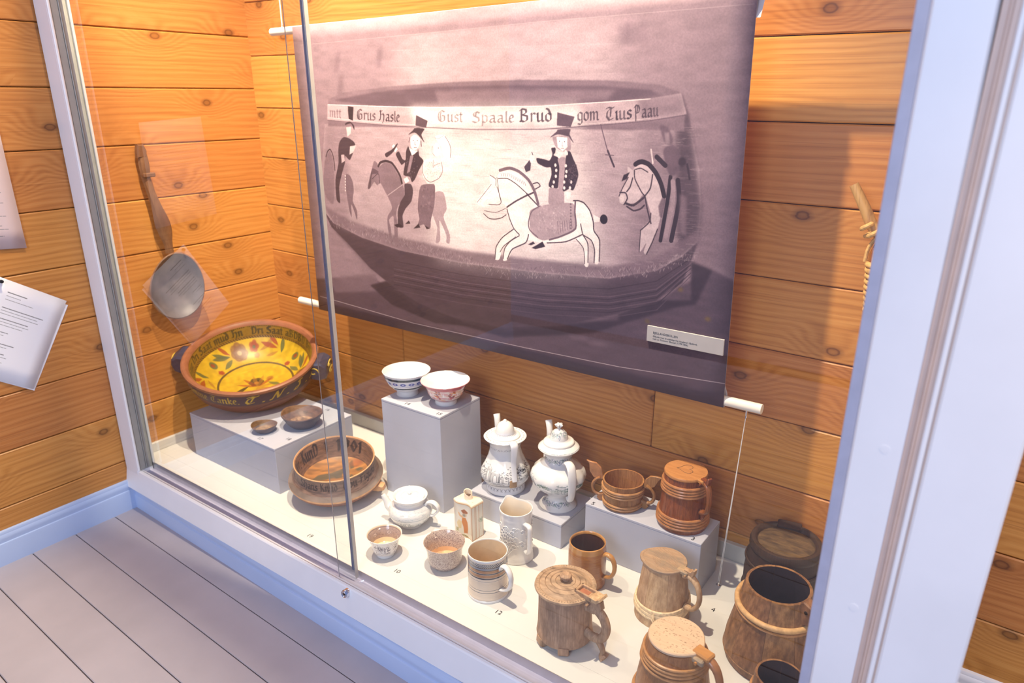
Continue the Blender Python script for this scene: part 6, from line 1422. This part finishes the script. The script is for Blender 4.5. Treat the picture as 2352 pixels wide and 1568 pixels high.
# small open mug at the very front, cut by the frame
tx, ty = 2.189, .155
o = vessel('open_stave_mug', tx, ty, 0, 'small open dark-mouthed wooden mug in front of the large open stave mug', 'mug', 'open stave mugs'); az = camaz(tx, ty)
pr = [(.0600, 0), (.0610, .006), (.0570, .06), (.0510, .11), (.0480, .142)]
staves(o, pr, .0045, 9, M['brownstave'], az, .005, 5, 'stave', M['darkin']); disc(o, .055, .006, .012, M['darkin']); f_ = lerpr(pr); hoops(o, (.096, .104, .022, .030), f_, M['withy'], .0035)
handle(o, az + D(70), [(.050, .12), (.068, .124), (.084, .106), (.086, .080), (.076, .060), (.058, .056)], (.008, .006), M['brownstave'])

# ------------------------------------------------------------------ carved ladle on the left wall
o = empty('wooden_ladle', (-.098, .22, .60), 0, 'dark carved wooden ladle with grey bowl hung on the left timber wall', 'ladle')
def Lw(x, y, z): return Vector((x + .0, y - .22, z - .60))
hb = MB()
tube(hb, [Lw(.016, .200, 1.112), Lw(.020, .200, 1.075), Lw(.024, .198, 1.035), Lw(.022, .199, 1.000), Lw(.026, .204, .960), Lw(.032, .213, .905), Lw(.034, .222, .855), Lw(.032, .231, .810), Lw(.028, .236, .770), Lw(.026, .238, .735)],
     [(.010, .008), (.017, .012), (.019, .013), (.016, .012), (.015, .013), (.019, .015), (.027, .013), (.026, .011), (.017, .011), (.016, .012)], 8, Vector((0, 1, .12)), 0, None, True, 4)
hd = hb.build('handle', M['ladlewood'], o, True, 40)
b = MB(); box(b, (.006, -.036, .405), (.040, .006, .420), .003); b.build('carved_collar', M['ladlewood'], hd, False)
b = MB(); prism(b, [(-.019, 0), (.010, 0), (.016, .022), (.008, .044), (-.014, .046), (-.019, .02)], -.010, .014, T(.022, -.022, .470) @ RZ(PI / 2), 0, .005); b.build('finial', M['ladlewood'], hd, True, 30)
# bowl: shallow oval, mouth facing into the room
bm_ = MB(); rings_ = []; vs = []; nn = 44
cen = Lw(.040, .236, .615); ax1 = Vector((.0, .16, .985)).normalized(); ax2 = Vector((.10, .98, -.16)).normalized(); axn = ax2.cross(ax1).normalized()
if axn.x < 0: axn = -axn
prf = [(0, -.034), (.45, -.031), (.8, -.016), (.97, .004), (1.0, .012), (.965, .014), (.90, .004), (.72, -.012), (.4, -.024), (0, -.027)]
for s_, dz in prf:
    if s_ == 0: rings_.append([len(vs)]); vs.append(cen + axn * dz); continue
    rr = []
    for j in range(nn):
        t = 2 * PI * j / nn; a_, c_ = math.cos(t), math.sin(t); e = 1 + .10 * a_
        rr.append(len(vs)); vs.append(cen + ax1 * (.123 * s_ * a_) + ax2 * (.099 * s_ * c_ * (1 - .10 * a_)) + axn * dz)
    rings_.append(rr)
fs = []; mi = []
for i in range(len(prf) - 1):
    A, B_ = rings_[i], rings_[i + 1]
    for j in range(nn):
        k_ = (j + 1) % nn
        fs.append([A[0], B_[j], B_[k_]] if len(A) == 1 else [A[j], A[k_], B_[0]] if len(B_) == 1 else [A[j], A[k_], B_[k_], B_[j]]); mi.append(0 if i < 5 else 1)
bm_.add(vs, fs, mi); bo = bm_.build('ladle_bowl', [M['ladlewood'], M['bowlgrey']], o)

# ------------------------------------------------------------------ wicker-wrapped flask hung at the right, half behind the frame
o = empty('wicker_flask', (2.204, .622, .802), 0, 'amber glass flask bound with wicker and a bark stick handle, by the right frame', 'flask')
o.rotation_euler = (0, D(-5), 0)
M['amber'] = plain('amber_glass', (.26, .085, .012), .06, .6, coat=.6, var=.2)
M['wicker'] = plain('wicker_strand', (.64, .39, .145), .45, .4, var=.3, scale=90)
M['stick'] = wood('barked_stick', (.74, .47, .19), (.60, .35, .12), (.28, .13, .045), axis=2, ring=100, knots=0, rough=.5, rnd=.02, streak=.3)
b = MB(); lathe(b, [(0, 0), (.036, 0), (.0395, .01), (.0395, .105), (.037, .13), (.028, .150), (.016, .160), (0, .163)], 32); b.build('glass_body', M['amber'], o)
for i in range(9):
    b = MB(); torus(b, .0385, .004 + i * .0128, .0072, .0068, 40, 10, (.03, .02), 0, .008); b.build('wicker_ring', M['wicker'], o)
for a_ in (190, 240, 330, 60):
    b = MB(); P_ = [RZ(D(a_)) @ Vector((r_, 0, z)) for r_, z in ((.045, .11), (.041, .135), (.031, .155), (.018, .168))]; tube(b, P_, .004, 8, None, 0, None, True, 3); b.build('wicker_rib', M['wicker'], o)
b = MB(); tube(b, [Vector((-.014, 0, .158)), Vector((-.034, 0, .185)), Vector((-.050, 0, .222)), Vector((-.076, 0, .277))], [(.011, .010), (.013, .012), (.0125, .012), (.0105, .010)], 12, None, 0, None, True, 4); b.build('stick_handle', M['stick'], o)
for p in ((-.044, -.012, .188), (-.030, -.014, .172), (-.038, .0, .170)):
    b = MB(); torus(b, .011, 0, .0045, .005, 20, 8); q = b.build('binding', M['wicker'], o); q.location = p; q.rotation_euler = (0, -.5, 0)
